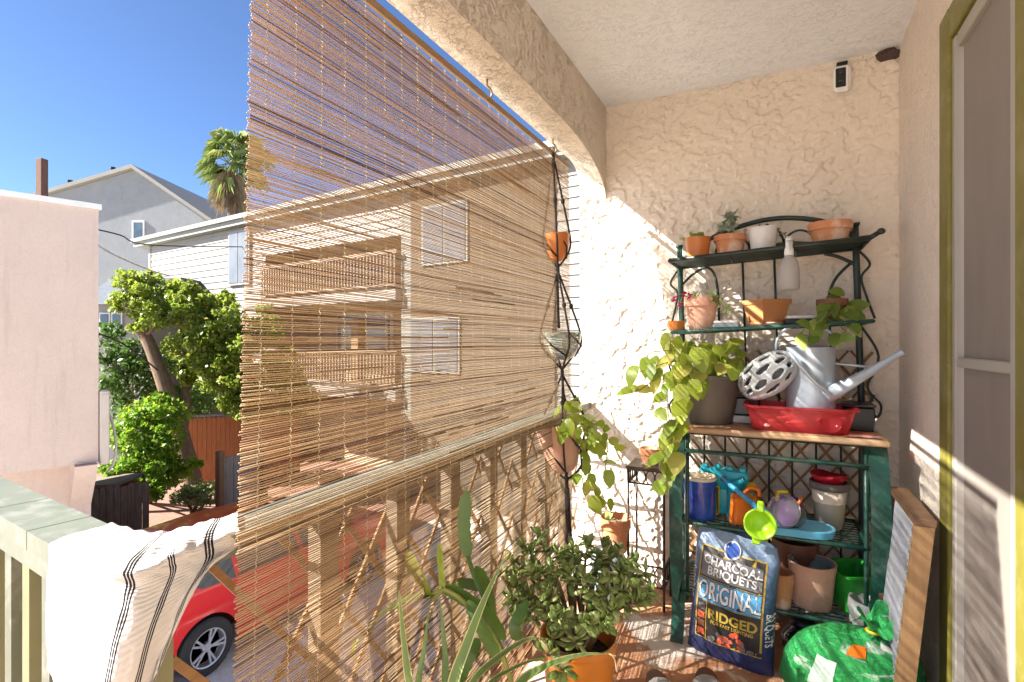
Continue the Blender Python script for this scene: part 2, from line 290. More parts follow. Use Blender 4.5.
# ------------------------------------------------------------------ mesh builder
class MB:
    def __init__(s): s.v = []; s.f = []; s.mi = []; s.r = []; s.uv = None
    def add(s, vs, fs, mi=0, r=None):
        o = len(s.v); s.v += [V(p) for p in vs]
        for f in fs: s.f.append([i+o for i in f]); s.mi.append(mi); s.r.append(R.random() if r is None else r)
    def box(s, c, d, rot=None, mi=0, r=None, taper=1.0, bev=0):
        hx, hy, hz = d[0]/2, d[1]/2, d[2]/2; c = V(c)
        pts = []
        if bev:
            b = min(bev, hx*.9, hy*.9, hz*.9)
            for sx, sy, sz in [(a, e, g) for g in (-1, 1) for e in (-1, 1) for a in (-1, 1)]:
                pts += [V((sx*(hx-b), sy*(hy-b), sz*hz)), V((sx*(hx-b), sy*hy, sz*(hz-b))), V((sx*hx, sy*(hy-b), sz*(hz-b)))]
            idx = lambda sx, sy, sz, k: ((1 if sz > 0 else 0)*4+(1 if sy > 0 else 0)*2+(1 if sx > 0 else 0))*3+k
            fs = []
            for z in (-1, 1): fs.append([idx(-1, -1, z, 0), idx(1, -1, z, 0), idx(1, 1, z, 0), idx(-1, 1, z, 0)][::z])
            for y in (-1, 1): fs.append([idx(-1, y, -1, 1), idx(1, y, -1, 1), idx(1, y, 1, 1), idx(-1, y, 1, 1)][::-y])
            for x in (-1, 1): fs.append([idx(x, -1, -1, 2), idx(x, 1, -1, 2), idx(x, 1, 1, 2), idx(x, -1, 1, 2)][::x])
            for z in (-1, 1):
                for y in (-1, 1): fs.append([idx(-1, y, z, 0), idx(1, y, z, 0), idx(1, y, z, 1), idx(-1, y, z, 1)])
                for x in (-1, 1): fs.append([idx(x, -1, z, 0), idx(x, 1, z, 0), idx(x, 1, z, 2), idx(x, -1, z, 2)])
            for y in (-1, 1):
                for x in (-1, 1): fs.append([idx(x, y, -1, 1), idx(x, y, 1, 1), idx(x, y, 1, 2), idx(x, y, -1, 2)])
            for z in (-1, 1):
                for y in (-1, 1):
                    for x in (-1, 1): fs.append([idx(x, y, z, 0), idx(x, y, z, 1), idx(x, y, z, 2)])
        else:
            for sz in (-1, 1):
                k = taper if sz < 0 else 1
                for sy in (-1, 1):
                    for sx in (-1, 1): pts.append(V((sx*hx*k, sy*hy*k, sz*hz)))
            fs = [(0, 2, 3, 1), (4, 5, 7, 6), (0, 1, 5, 4), (2, 6, 7, 3), (0, 4, 6, 2), (1, 3, 7, 5)]
        if rot is not None: pts = [rot @ p for p in pts]
        s.add([p+c for p in pts], fs, mi, r)
    def tube(s, pts, rad, n=8, mi=0, r=None, cap=True, flat=1.0, up=None):
        pts = [V(p) for p in pts]; m = len(pts)
        if not hasattr(rad, '__len__'): rad = [rad]*m
        r = R.random() if r is None else r
        vs = []; fs = []; prev = None
        for i, p in enumerate(pts):
            d = (pts[min(i+1, m-1)]-pts[max(i-1, 0)])
            d = d.normalized() if d.length > 1e-9 else V((0, 0, 1))
            if prev is None:
                a = V(up) if up else (V((0, 0, 1)) if abs(d.z) < .9 else V((1, 0, 0)))
            else: a = prev
            x = (a - d*a.dot(d)); x = x.normalized() if x.length > 1e-6 else d.orthogonal().normalized()
            prev = x; y = d.cross(x)
            for k in range(n):
                t = 2*PI*k/n
                vs.append(p + x*(math.cos(t)*rad[i]*flat) + y*(math.sin(t)*rad[i]))
        for i in range(m-1):
            for k in range(n):
                a = i*n+k; b = i*n+(k+1) % n
                fs.append((a, b, b+n, a+n))
        if cap: fs.append(tuple(range(n))[::-1]); fs.append(tuple((m-1)*n+k for k in range(n)))
        s.add(vs, fs, mi, r)
    def bar(s, a, b, w, t, up=(0, 0, 1), mi=0, r=None):
        a = V(a); b = V(b); d = (b-a).normalized(); u = V(up); u = (u-d*u.dot(d)).normalized(); y = d.cross(u)
        vs = [p + y*(w/2*sy) + u*(t/2*su) for p in (a, b) for sy, su in ((-1, -1), (1, -1), (1, 1), (-1, 1))]
        s.add(vs, [(0, 1, 2, 3)[::-1], (4, 5, 6, 7), (0, 1, 5, 4), (1, 2, 6, 5), (2, 3, 7, 6), (3, 0, 4, 7)], mi, r)
    def lathe(s, prof, c, n=28, rot=None, mi=0, r=None, sx=1, sy=1, wob=0, cap=True):
        c = V(c); vs = []; fs = []; m = len(prof)
        for i, (rr, z) in enumerate(prof):
            for k in range(n):
                t = 2*PI*k/n; q = V((rr*math.cos(t)*sx, rr*math.sin(t)*sy, z))
                if wob: q *= 1 + wob*mnoise.noise(q*14+c*7)
                if rot is not None: q = rot @ q
                vs.append(c+q)
        for i in range(m-1):
            for k in range(n):
                a = i*n+k; b = i*n+(k+1) % n; fs.append((a, b, b+n, a+n))
        if cap and prof[0][0] > 1e-6: fs.append(tuple(range(n))[::-1])
        if cap and prof[-1][0] > 1e-6: fs.append(tuple((m-1)*n+k for k in range(n)))
        s.add(vs, fs, mi, R.random() if r is None else r)
    def grid(s, fn, nu, nv, mi=0, r=None, uv=False, close_u=False):
        o = len(s.v); base = len(s.f)
        for j in range(nv+1):
            for i in range(nu+1): s.v.append(V(fn(i/nu, j/nv)))
        for j in range(nv):
            for i in range(nu):
                a = o+j*(nu+1)+i; s.f.append([a, a+1, a+nu+2, a+nu+1]); s.mi.append(mi); s.r.append(.5 if r is None else r)
                if uv:
                    if s.uv is None: s.uv = {}
                    s.uv[len(s.f)-1] = [(i/nu, j/nv), ((i+1)/nu, j/nv), ((i+1)/nu, (j+1)/nv), (i/nu, (j+1)/nv)]
    def prism(s, poly, origin, ux, uz, depth, mi=0, r=None):
        """poly of (a,b) laid along ux, uz and pushed by the vector depth"""
        o = V(origin); ux = V(ux); uz = V(uz); dp = V(depth); n = len(poly)
        vs = [o+ux*a+uz*b for a, b in poly]; vs += [p+dp for p in vs]
        fs = [tuple(range(n)), tuple(range(n, 2*n))[::-1]] + [(k, k+n, (k+1) % n+n, (k+1) % n) for k in range(n)]
        s.add(vs, fs, mi, r)
    def ell(s, c, rad, nu=10, nv=6, rot=None, mi=0, r=None):
        prof = [(math.cos(a), math.sin(a)) for a in [(-PI/2)+PI*k/nv for k in range(nv+1)]]
        c = V(c); vs = []; fs = []
        for (q, z) in prof:
            for k in range(nu):
                t = 2*PI*k/nu; p = V((q*math.cos(t)*rad[0], q*math.sin(t)*rad[1], z*rad[2]))
                vs.append(c + (rot @ p if rot is not None else p))
        for i in range(nv):
            for k in range(nu):
                a = i*nu+k; b = i*nu+(k+1) % nu; fs.append((a, b, b+nu, a+nu))
        s.add(vs, fs, mi, R.random() if r is None else r)
    def build(s, name, mats, parent=None, smooth=False, loc=None):
        if not isinstance(mats, (list, tuple)): mats = [mats]
        me = bpy.data.meshes.new(name)
        off = wloc(parent) if parent else (V(loc) if loc is not None else V((0, 0, 0)))
        me.from_pydata([p-off for p in s.v], [], s.f)
        for m in mats: me.materials.append(m)
        me.polygons.foreach_set('material_index', s.mi)
        me.polygons.foreach_set('use_smooth', [bool(smooth)]*len(s.f))
        at = me.attributes.new('rnd', 'FLOAT', 'FACE'); at.data.foreach_set('value', s.r)
        if s.uv:
            ul = me.uv_layers.new(name='UVMap')
            for p in me.polygons:
                q = s.uv.get(p.index)
                if q:
                    for li, c in zip(p.loop_indices, q): ul.data[li].uv = c
        me.update()
        if smooth == 'auto':
            try: me.set_sharp_from_angle(angle=math.radians(38))
            except Exception: pass
        ob = bpy.data.objects.new(name, me); COL.objects.link(ob)
        if parent: ob.parent = parent
        elif loc is not None: ob.location = loc
        return ob

def wloc(o):
    p = V((0, 0, 0))
    while o is not None: p = p + o.location; o = o.parent
    return p
def thing(name, loc, label, cat, group=None):
    o = bpy.data.objects.new(name, None); COL.objects.link(o); o.location = V(loc); o.empty_display_size = .1
    o['label'] = label; o['category'] = cat
    if group: o['group'] = group
    return o
def tag(o, label, cat, group=None):
    o['label'] = label; o['category'] = cat
    if group: o['group'] = group
    return o
def struct(o): o['kind'] = 'structure'; return o
def one(mb, name, m, label, cat, loc, group=None, smooth=False):
    return tag(mb.build(name, m, None, smooth, loc), label, cat, group)

def spline(pts, k=6):
    pts = [V(p) for p in pts]; out = []
    for i in range(len(pts)-1):
        p0 = pts[max(i-1, 0)]; p1 = pts[i]; p2 = pts[i+1]; p3 = pts[min(i+2, len(pts)-1)]
        for j in range(k):
            t = j/k
            out.append(.5*((2*p1)+(p2-p0)*t+(2*p0-5*p1+4*p2-p3)*t*t+(3*p1-p0-3*p2+p3)*t**3))
    out.append(pts[-1]); return out

# ------------------------------------------------------------------ leaves
def frame(d, up):
    d = V(d).normalized(); u = V(up); u = u-d*u.dot(d)
    if u.length < 1e-4: u = d.orthogonal()
    u.normalize(); return d, u, d.cross(u)
HEART = [(0, .0), (.03, .42), (.12, .78), (.28, .95), (.48, .9), (.68, .66), (.86, .32), (1, .0)]
OVAL = [(0, .0), (.12, .42), (.32, .85), (.52, 1), (.72, .9), (.9, .52), (1, .0)]
LANCE = [(0, .1), (.15, .65), (.4, 1), (.65, .85), (.85, .45), (1, 0)]
def leaf(mb, base, d, up, L, W, prof=HEART, fold=.25, droop=.25, mi=0, r=None, lobed=0):
    d, u, sd = frame(d, up); r = R.random() if r is None else r
    vs = []; nc = 5
    for t, w in prof:
        mid = V(base)+d*(L*t)-u*(droop*L*t*t)
        if lobed and t < .1: pass
        for k in (-1, -.5, 0, .5, 1):
            off = -.12*L*(abs(k)**2)*(1 if (lobed and t < .2) else 0)
            vs.append(mid + sd*(k*w*W/2) + u*(abs(k)*w*W/2*fold - (k*k)*w*W*.12) + d*off)
    fs = [(i*nc+k, i*nc+k+1, (i+1)*nc+k+1, (i+1)*nc+k) for i in range(len(prof)-1) for k in range(nc-1)]
    mb.add(vs, fs, mi, r)
def strap(mb, pts, w, prof=None, vcut=.25, mi=0, mi_edge=None, up=None, r=None, serr=0):
    """long leaf along pts, width w, V-shaped section, pale margins when mi_edge is given"""
    ps = spline(pts, 7); m = len(ps); rr = R.random() if r is None else r
    cols = [-1, -.78, 0, .78, 1]; vs = []
    for i, p in enumerate(ps):
        t = i/(m-1); d = ps[min(i+1, m-1)]-ps[max(i-1, 0)]
        d, u, sd = frame(d, up or V((0, 0, 1)))
        ww = w*(prof(t) if prof else (1-.92*t**2.2))
        if serr: ww *= 1 + serr*(.5 if i % 2 else -.5)
        for k in cols: vs.append(p+sd*(k*ww/2)+u*(abs(k)*ww*vcut))
    fs = [(i*5+k, i*5+k+1, (i+1)*5+k+1, (i+1)*5+k) for i in range(m-1) for k in range(4)]
    o = len(mb.f); mb.add(vs, fs, mi, rr)
    if mi_edge is not None:
        for q in range(len(fs)):
            if q % 4 in (0, 3): mb.mi[o+q] = mi_edge
def rdir(zb=0):
    while True:
        v = V((R.uniform(-1, 1), R.uniform(-1, 1), R.uniform(-1, 1)+zb))
        if .1 < v.length: return v.normalized()

# ================================================================== SETTING
XR, YB, HC = .4355, 2.6, 2.386
XI, XO, ZB = -.781, -.923, 2.1
GZ = -2.8

def big(name, pts, m):
    mb = MB(); mb.add(pts, [tuple(range(len(pts)))], 0, .5); return struct(mb.build(name, m))
big('ground', [(-300, -300, GZ-.008), (300, -300, GZ-.008), (300, 400, GZ-.008), (-300, 400, GZ-.008)], MT['ground'])
big('driveway', [(-8.8, -12, GZ-.004), (.4, -12, GZ-.004), (.4, 9.5, GZ-.004), (-8.2, 9.5, GZ-.004)], MT['concrete'])
big('brick_path', [(-19, 3.0, GZ), (-6.9, 3.0, GZ), (-6.9, 14.2, GZ), (-19, 14.2, GZ)], MT['brick'])

# balcony floor slab: main bay plus the landing to the left
mb = MB()
mb.box(((XO+3.0)/2-.001, .6, -.11), (3.0-XO, 4.4, .22)); mb.box((-2.3, -.76, -.111), (2.75, 2.3, .22))
struct(mb.build('balcony_floor', MT['floor']))
mb = MB(); mb.box(((XO+3.0)/2, .8, HC+.1), (3.0-XO, 4.2, .2)); struct(mb.build('ceiling', MT['ceil']))
# stucco end wall with a rough textured face
mb = MB(); mb.box(((XO+3.0)/2, YB+.12, -.2), (3.0-XO, .2, 5.6))
def sst(a, b, x): t_ = min(1, max(0, (x-a)/(b-a))); return t_*t_*(3-2*t_)
def trowel(x, z):
    w1 = mnoise.noise(V((x*6, z*6, 7)))*.35
    n1 = mnoise.noise(V((x*20+w1, z*24+w1, 0)))+.5*mnoise.noise(V((x*37, z*42, 3)))+.25*mnoise.noise(V((x*80, z*86, 5)))
    patch_ = .55+.45*sst(-.25, .3, mnoise.noise(V((x*4.2, z*4.2, 11))))
    return (.0080*sst(-.08, .14, n1)+.0030*mnoise.noise(V((x*65, z*70, 9)))+.0016*mnoise.noise(V((x*150, z*150, 2))))*patch_
WX0, WX1, WZ0, WZ1 = XO, XR+.002, -.01, HC+.004
mb.grid(lambda u, v: V((WX0+(WX1-WX0)*u, YB+.004-(trowel(WX0+(WX1-WX0)*u, WZ0+(WZ1-WZ0)*v) if u > .002 else 0), WZ0+(WZ1-WZ0)*v)), 270, 470, 0, .5)
mb.add([(XO, YB+.004, WZ0), (XO, YB+.0205, WZ0), (XO, YB+.0205, WZ1), (XO, YB+.004, WZ1)], [(0, 1, 2, 3)], 0, .5)
one(mb, 'back_wall', MT['wall'], 'tan textured stucco end wall behind the plant rack', 'wall', (0, YB, 0), smooth='auto')
# door wall with opening
DY0, DY1, DZ = .55, 1.955, 2.135
t = thing('door_wall', (XR, 2.2, 0), 'tan stucco side wall around the olive framed sliding door', 'wall')
mb = MB()
mb.box((XR+.1, (DY1+YB)/2, 1.2), (.2, YB-DY1, 2.4)); mb.build('wall_face', MT['rwall'], t)
mb = MB(); mb.box((XR+.1, (DY0+DY1)/2-.0005, (DZ+HC)/2+.01), (.2, DY1-DY0-.002, HC-DZ+.02)); mb.build('lintel', MT['rwall'], t)
mb = MB(); mb.box((XR+.1, (-1.3+DY0)/2, 1.2), (.2, DY0+1.3, 2.4)); mb.build('wall_face', MT['rwall'], t)
# sliding door
t = thing('sliding_door', (XR, 1.5, 0), 'sliding door with olive green frame and grey insect screen', 'door')
mb = MB(); w = .09
for yy in (DY1-w/2, DY0+w/2): mb.box((XR+.014, yy, DZ/2), (.052, w, DZ), bev=.004)
mb.box((XR+.0145, (DY0+DY1)/2, DZ-w/2), (.050, DY1-DY0-2*w-.002, w), bev=.004)
mb.build('frame', MT['olive'], t)
y1 = DY1-w-.001; y0 = 1.425; xs = XR+.012
mb = MB()
mb.box((xs, y1-.015, 1.04), (.03, .03, 2.0), bev=.003); mb.box((xs, y0+.014, 1.04), (.03, .028, 2.0), bev=.003)
for zz, hh in ((2.02, .04), (1.142, .026), (.06, .05)): mb.box((xs+.0005, (y0+y1)/2-.006, zz), (.027, y1-y0-.07, hh), bev=.003)
sf = mb.build('screen_frame', MT['alum'], t)
mb = MB(); mb.box((xs+.004, (y0+y1)/2-.006, 1.04), (.006, y1-y0-.072, 1.94)); mb.build('screen', MT['screen'], sf)
mb = MB(); mb.box((XR+.020, y0-.062, 1.02), (.05, .12, 2.02), bev=.004); mb.build('jamb', MT['olive'], t)
mb = MB(); mb.box((XR+.03, (DY0+w+y0-.122)/2, 1.04), (.01, y0-.122-DY0-w-.004, 1.98)); mb.build('pane', MT['winglass'], t)
mb = MB(); mb.box((XR+.03, (DY0+DY1)/2, .012), (.12, DY1-DY0-.1, .024)); mb.build('threshold', MT['alum'], t)

# stucco beam over the open side, with the haunch curving down to the end wall
mb = MB()
ys = [-1.3, .5, 1.5, 1.95] + [1.95+.65*k/20 for k in range(1, 21)]
def beamz(y):
    if y <= 2.0: return ZB
    q = min(1, (y-2.0)/.6); return ZB-.19*(1-math.sqrt(max(0, 1-q*q)))
def beamzo(y):
    q = min(1, max(0, (y-2.44)/.16)); return ZB-.10*(1-math.sqrt(max(0, 1-q*q)))
vs = []
for y in ys: vs += [(XO, y, HC+.05), (XO, y, beamzo(y)), (XI, y, beamz(y)), (XI, y, HC+.05)]
fs = []
for i in range(len(ys)-1):
    for k in range(4): a = i*4+k; b = i*4+(k+1) % 4; fs.append((a, a+4, b+4, b))
fs += [(0, 1, 2, 3), tuple(len(vs)-4+k for k in range(4))[::-1]]
mb.add(vs, fs, 0, .5)
one(mb, 'stucco_beam', MT['beam'], 'deep tan stucco beam above the bamboo blind', 'beam', (XI, 1.5, ZB))

# ------------------------------------------------------------------ railing
ZR = .883
def ly(x): return .447+.1*(-1-x)
def rxi(y): return -.785-.036*(y-.45)
t = thing('balcony_railing', (-.84, .46, 0), 'sage green wooden balcony railing running left and behind the blind', 'railing')
mb = MB()
for a, b in ((-3.4, -1.32), (-1.317, -1.115), (-1.112, -.86)):   # cap boards of the left run
    mb.bar((a, ly(a), ZR-.016), (b, ly(b), ZR-.016), .088, .032)
mb.build('cap_rail', MT['sage'], t)
mb = MB()
ya, yb = .41, 2.6
vs = []
for y in (ya, yb):
    xi = rxi(y); xo = xi-.085
    vs += [(xo, y, ZR+.0015), (xi, y, ZR+.0015), (xi, y, ZR-.033), (xo, y, ZR-.033)]
mb.add(vs, [(0, 1, 5, 4), (1, 2, 6, 5), (2, 3, 7, 6), (3, 0, 4, 7), (0, 3, 2, 1), (4, 5, 6, 7)], 0, .5)
mb.build('cap_rail', MT['sage'], t)
for zz, wd_, ht in ((ZR-.053, .022, .04), (.10, .04, .06)):
    mb = MB(); mb.bar((-3.4, ly(-3.4)-.022, zz), (-.9, ly(-.9)-.022, zz), wd_, ht); mb.build('rail_board', MT['sage'], t)
mb = MB(); mb.box((-.842, .452, ZR/2-.03), (.05, .05, ZR-.045)); mb.build('post', MT['sage_dark'], t)
for k in range(13):
    mb = MB(); xx = -1.02-k*.098; mb.box((xx, ly(xx)-.004, .45), (.026, .030, .74)); mb.build('baluster', MT['sage'] if k % 2 else MT['sage_dark'], t)
for k in range(7):
    y = .796+k*.25; mb = MB(); mb.box((rxi(y)-.045, y, .44), (.035, .05, .815)); mb.build('baluster', MT['brownpost'], t)

# expandable willow trellis tied to the railing, and a second one behind the rack
def trellis(name, y_or_x, a0, a1, z0, z1, pitch, label, axis, wid=.012, irregular=0.0):
    tt = MB(); hh = z1-z0; n = int((a1-a0+hh)/pitch)+1; sl = .78
    for s in (1, -1):
        for k in range(-1, n+2):
            st = a0+k*pitch + R.uniform(-1, 1)*irregular if s > 0 else a0-hh*sl*0+k*pitch + R.uniform(-1, 1)*irregular
            p = (st, z0 if s > 0 else z0); q = (st+s*hh*sl, z1)
            def clip(p, q):
                (x0, q0), (x1, q1) = p, q
                lo, hi = 0, 1
                dx = x1-x0
                for bound, sg in ((a0, 1), (a1, -1)):
                    f0 = sg*(x0-bound); f1 = sg*(x1-bound)
                    if f0 < 0 and f1 < 0: return None
                    if f0 < 0: lo = max(lo, f0/(f0-f1))
                    if f1 < 0: hi = min(hi, f0/(f0-f1))
                if hi-lo < .05: return None
                f = lambda t: (x0+dx*t, q0+(q1-q0)*t)
                return f(lo), f(hi)
            c = clip(p, q)
            if not c: continue
            off = .004*s
            if axis == 'x':   # trellis plane faces X
                A = V((y_or_x(c[0][0])+off, c[0][0], c[0][1])); B = V((y_or_x(c[1][0])+off, c[1][0], c[1][1])); up = (1, 0, 0)
            else:
                A = V((c[0][0], y_or_x(c[0][0])+off, c[0][1])); B = V((c[1][0], y_or_x(c[1][0])+off, c[1][1])); up = (0, 1, 0)
            tt.bar(A, B, wid*R.uniform(.8, 1.2), .006, up)
    return one(tt, name, MT['lath'], label, 'trellis', V((0, 0, 0)))
trellis('willow_trellis', lambda y: rxi(y)-.072, .50, 2.57, .10, .846, .155, 'brown expanding willow trellis tied along the railing behind the blind', 'x', .013, .006)
trellis('willow_trellis', lambda x: 2.578-.0*x, -.46, .345, .12, 1.16, .085, 'brown diamond trellis leaning on the wall behind the rack', 'y', .010, .012)

# ------------------------------------------------------------------ bamboo blind
ZT = 2.04; ZBOT = .10
def blindp(s, z, wob=0.0):
    """s 0..1 from the near end to the far end"""
    k = ZT-z
    y = .675+(2.372-.675)*s - .112*k
    x = -.898 + k*(.116*(1-s)+.052*s) + wob
    return V((x, y, z))
t = thing('bamboo_blind', blindp(.5, ZT), 'long matchstick bamboo roll-up blind hung across the open side', 'blind')
mb = MB(); PITCH = .0038; n = int((ZT-.03-ZBOT)/PITCH)
for i in range(n):
    z = ZT-.03-(i+R.uniform(-.16, .16))*PITCH
    r = R.random(); rad = R.choice([.0009, .0010, .0011, .0012, .0013, .0014, .0016])
    ph = R.uniform(0, 6.28); am = R.uniform(.0002, .0007); fr = R.uniform(1.5, 5); tl = R.uniform(-.0009, .0009)+.002*mnoise.noise(V((i*.03, 0, 0)))
    e0 = R.uniform(-.0025, .0015); e1 = R.uniform(-.002, .003)
    pts = []
    for j in range(13):
        s = e0+(1+e1-e0)*j/12
        pts.append(blindp(s, z + am*math.sin(ph+fr*s*6.28)+tl*(s-.5)+.0016*math.sin(9*s+i*.045), R.uniform(-.0012, .0012)))
    mb.tube(pts, rad, 5, 0, r)
    if R.random() < .16:   # sticks come in lengths: a thicker splint lies over part of the row
        a = R.random()*.8; b = a+R.uniform(.06, .3)
        q = [blindp(min(1, a+(b-a)*j/4), z+.002+R.uniform(-.0012, .0012), .0025) for j in range(5)]
        mb.tube(q, R.uniform(.0011, .0020), 5, 0, R.random())
mb.build('stick_screen', MT['bamboo'], t, True)
mb = MB()
mb.box((0, 0, 0), (.001, .001, .001)); mb = MB()
a, b = blindp(-.004, ZT-.008), blindp(1.004, ZT-.008)
mb.bar(a+V((0, 0, .004)), b+V((0, 0, .004)), .010, .020, (0, 0, 1)); mb.build('head_rail', MT['slat'], t)
for k in range(25):
    s = .02+k*.04
    mb = MB(); pts = []
    q = int((ZT-ZBOT)/.006)
    for j in range(q):
        pts.append(blindp(s+.0009*mnoise.noise(V((j*.21, k*3.1, 0)))+.0004*math.sin(j*1.3+k), ZT-j*.006, (.0032 if j % 2 else -.0012)))
    mb.tube(pts, .0008, 4, 0, .5); mb.build('stitch_cord', MT['string'], t)

# hooks screwed into the beam
def hook(px, py, label, y=None):
    p = onX(px, py, -.893)
    p.z = ZB
    o = thing('screw_hook', p, label, 'hook', 'brass hooks under the beam')
    mb = MB(); mb.tube([p+V((0, 0, .01)), p-V((0, 0, .024))], .0036, 7)
    c = p-V((0, 0, .044)); pts = [c+V((.016*math.sin(a)*.45, .021*math.sin(a), .021*math.cos(a))) for a in [k*.45 for k in range(0, 11)]]
    mb.tube(pts, .0034, 7); mb.build('hook', MT['brass'], o, True)
    return p
hook(487, 86, 'small brass screw hook under the beam, nearer the ceiling corner of the photo')
HK = hook(553, 143, 'brass screw hook holding up the black plant hanger')

# ------------------------------------------------------------------ macrame hanger with three pots
HB = V((-.775, 2.05, .40))
def hx(z): k = (HK.z-.06-z)/(HK.z-.06-HB.z); return V((HK.x+(HB.x-HK.x)*k, HK.y+(HB.y-HK.y)*k, z))
def zpx(py, d=2.32): return H+(341-py)/FPX*d
tiers = [(zpx(236), zpx(262), .055), (zpx(333), zpx(358), .088), (zpx(420), zpx(462), .090)]
ztop = HK.z-.06; zk1 = zpx(268); zk2 = zpx(368)
t = thing('macrame_hanger', HK-V((0, 0, .06)), 'black knotted cord hanger holding three pots one above another', 'plant hanger')
mb = MB(); mb.tube([hx(ztop)+V((.0, .012*math.cos(a), .012*math.sin(a)+.004)) for a in [k*.65 for k in range(11)]], .0022, 6); mb.build('ring', MT['brass'], t, True)
mb = MB(); mb.tube([hx(ztop-.005), hx(ztop-.05)], .0085, 8); mb.build('gathering_knot', MT['cord'], t, True)
def cords(za, zrim, zbot, zend, rad, ph, tail):
    for k in range(4):
        a = ph+k*PI/2; e = lambda z, r: hx(z)+V((math.cos(a)*r, math.sin(a)*r, 0))
        mid = (za*.45+zrim*.55)
        pts = [e(za, .004), e((za+mid)/2, rad*.30+.003), e(mid, rad*.62), e(zrim, rad*1.05), e((zrim+zbot)/2, rad*1.03), e(zbot+.012, rad*.62), e(zend, .004)]
        mb = MB(); mb.tube(spline(pts, 5), .0046, 6)
        mb.ell(e(mid, rad*.62), (.0095, .0095, .013)); mb.ell(e(mid+.02, rad*.56), (.006, .006, .008))
        # crossing strand that nets the pot
        b = a+PI/4
        mb.tube([e(zrim, rad*1.06), hx((zrim+zbot)/2)+V((math.cos(b)*rad*1.06, math.sin(b)*rad*1.06, 0)), hx(zbot+.01)+V((math.cos(a+PI/2)*rad*.7, math.sin(a+PI/2)*rad*.7, 0))], .0042, 6)
        mb.build('strand', MT['cord'], t, True)
    mb = MB(); mb.tube(spline([hx(zend+.012), hx(zend-.012), hx(zend-tail)], 3), [.010]+[.008]*6, 8); mb.build('knot', MT['cord'], t, True)
cords(ztop-.04, tiers[0][0], tiers[0][1], zk1, tiers[0][2], .4, .06)
cords(zk1-.03, tiers[1][0], tiers[1][1], zk2, tiers[1][2], .75, .05)
cords(zk2-.03, tiers[2][0]+.005, tiers[2][1]-.01, tiers[2][1]-.045, tiers[2][2], .3, .05)
mb = MB(); mb.tube([hx(tiers[2][1]-.08), hx(.41)], [.011, .012], 9); 
for k in range(7):
    a = k*.9; mb.tube([hx(.43)+V((.008*math.cos(a), .008*math.sin(a), 0)), hx(.36)+V((.014*math.cos(a), .014*math.sin(a), R.uniform(-.02, .01)))], .003, 5)
mb.build('tassel', MT['cord'], t, True)
mb = MB()   # long doubled cord dropping behind the middle tier
mb.tube(spline([hx(zk1-.06)+V((-.008, .006, 0)), hx(zk1-.2)+V((-.012, .01, 0)), hx(tiers[1][0]+.02)+V((-.012, .012, 0))], 5), .0075, 7); mb.build('twisted_cord', MT['cord'], t, True)

def pot_profile(r, h, style='rim', wall=.006):
    rb = r*.70
    if style == 'rim': out = [(rb, 0), (r*.90, h*.70), (r*.90, h*.72), (r, h*.72), (r, h)]
    elif style == 'straight': out = [(r*.78, 0), (r, h)]
    elif style == 'bowl': out = [(r*.35, 0), (r*.62, h*.12), (r*.86, h*.4), (r*.97, h*.72), (r, h)]
    elif style == 'azalea': out = [(r*.68, 0), (r*.88, h*.62), (r*.885, h*.63), (r*.97, h*.64), (r, h*.98), (r*.99, h)]
    elif style == 'tall': out = [(r*.72, 0), (r*.97, h*.93), (r, h*.94), (r, h)]
    return out + [(r-wall, h), (r*.86-wall, h*.80), (0.0, h*.80)]
def potted(name, base, r, h, m, label, cat='pot', style='rim', soil='soil', group=None, rot=None, fill=True):
    base = V(base); o = thing(name, base, label, cat, group)
    prof = pot_profile(r, h, style)
    mb = MB(); mb.lathe(prof[:-1] if fill else prof[:-2]+[(prof[0][0]-.006, .012), (0, .012)], base, 32, rot); mb.build('pot', m, o, 'auto')
    if fill:
        mb = MB(); zz = h*.82
        vs = [base+V((0, 0, zz+.004))]; n = 24
        for rg in (.45, .9):
            for k in range(n):
                a = 2*PI*k/n; q = V((math.cos(a)*r*rg*.95, math.sin(a)*r*rg*.95, zz+R.uniform(-.003, .004)))
                vs.append(base + (rot @ q if rot is not None else q))
        fs = [(0, 1+k, 1+(k+1) % n) for k in range(n)]+[(1+k, 1+n+k, 1+n+(k+1) % n, 1+(k+1) % n) for k in range(n)]
        mb.add(vs, fs); mb.build('soil', MT[soil], o, True)
    return o

c0 = hx(tiers[0][1]); p0 = potted('hanging_pot', c0, tiers[0][2]*.95, tiers[0][0]-tiers[0][1], MT['orange_pot2'], 'small orange pot in the top tier of the black cord hanger', 'pot', 'bowl')
c1 = hx(tiers[1][1]-.004); g = potted('glass_bowl', c1, tiers[1][2]*.97, tiers[1][0]-tiers[1][1]+.006, MT['glass'], 'clear greenish glass bowl in the middle tier of the cord hanger', 'bowl', 'bowl', 'gravel_soil')
mb = MB()
for k in range(9): leaf(mb, c1+V((0, 0, .095)), rdir(1.2), (0, 0, 1), .035, .012, LANCE)
mb.build('foliage', MT['succ_green'], g, True)
tilt = Matrix.Rotation(math.radians(-14), 3, 'Y')
c2 = hx(tiers[2][1]-.012)
ph = potted('hanging_plant', c2, tiers[2][2]*.97, tiers[2][0]-tiers[2][1]+.01, MT['terra_pale'], 'yellow-green pothos trailing from the pale clay bowl in the lowest hanger tier', 'plant', 'bowl', rot=tilt)
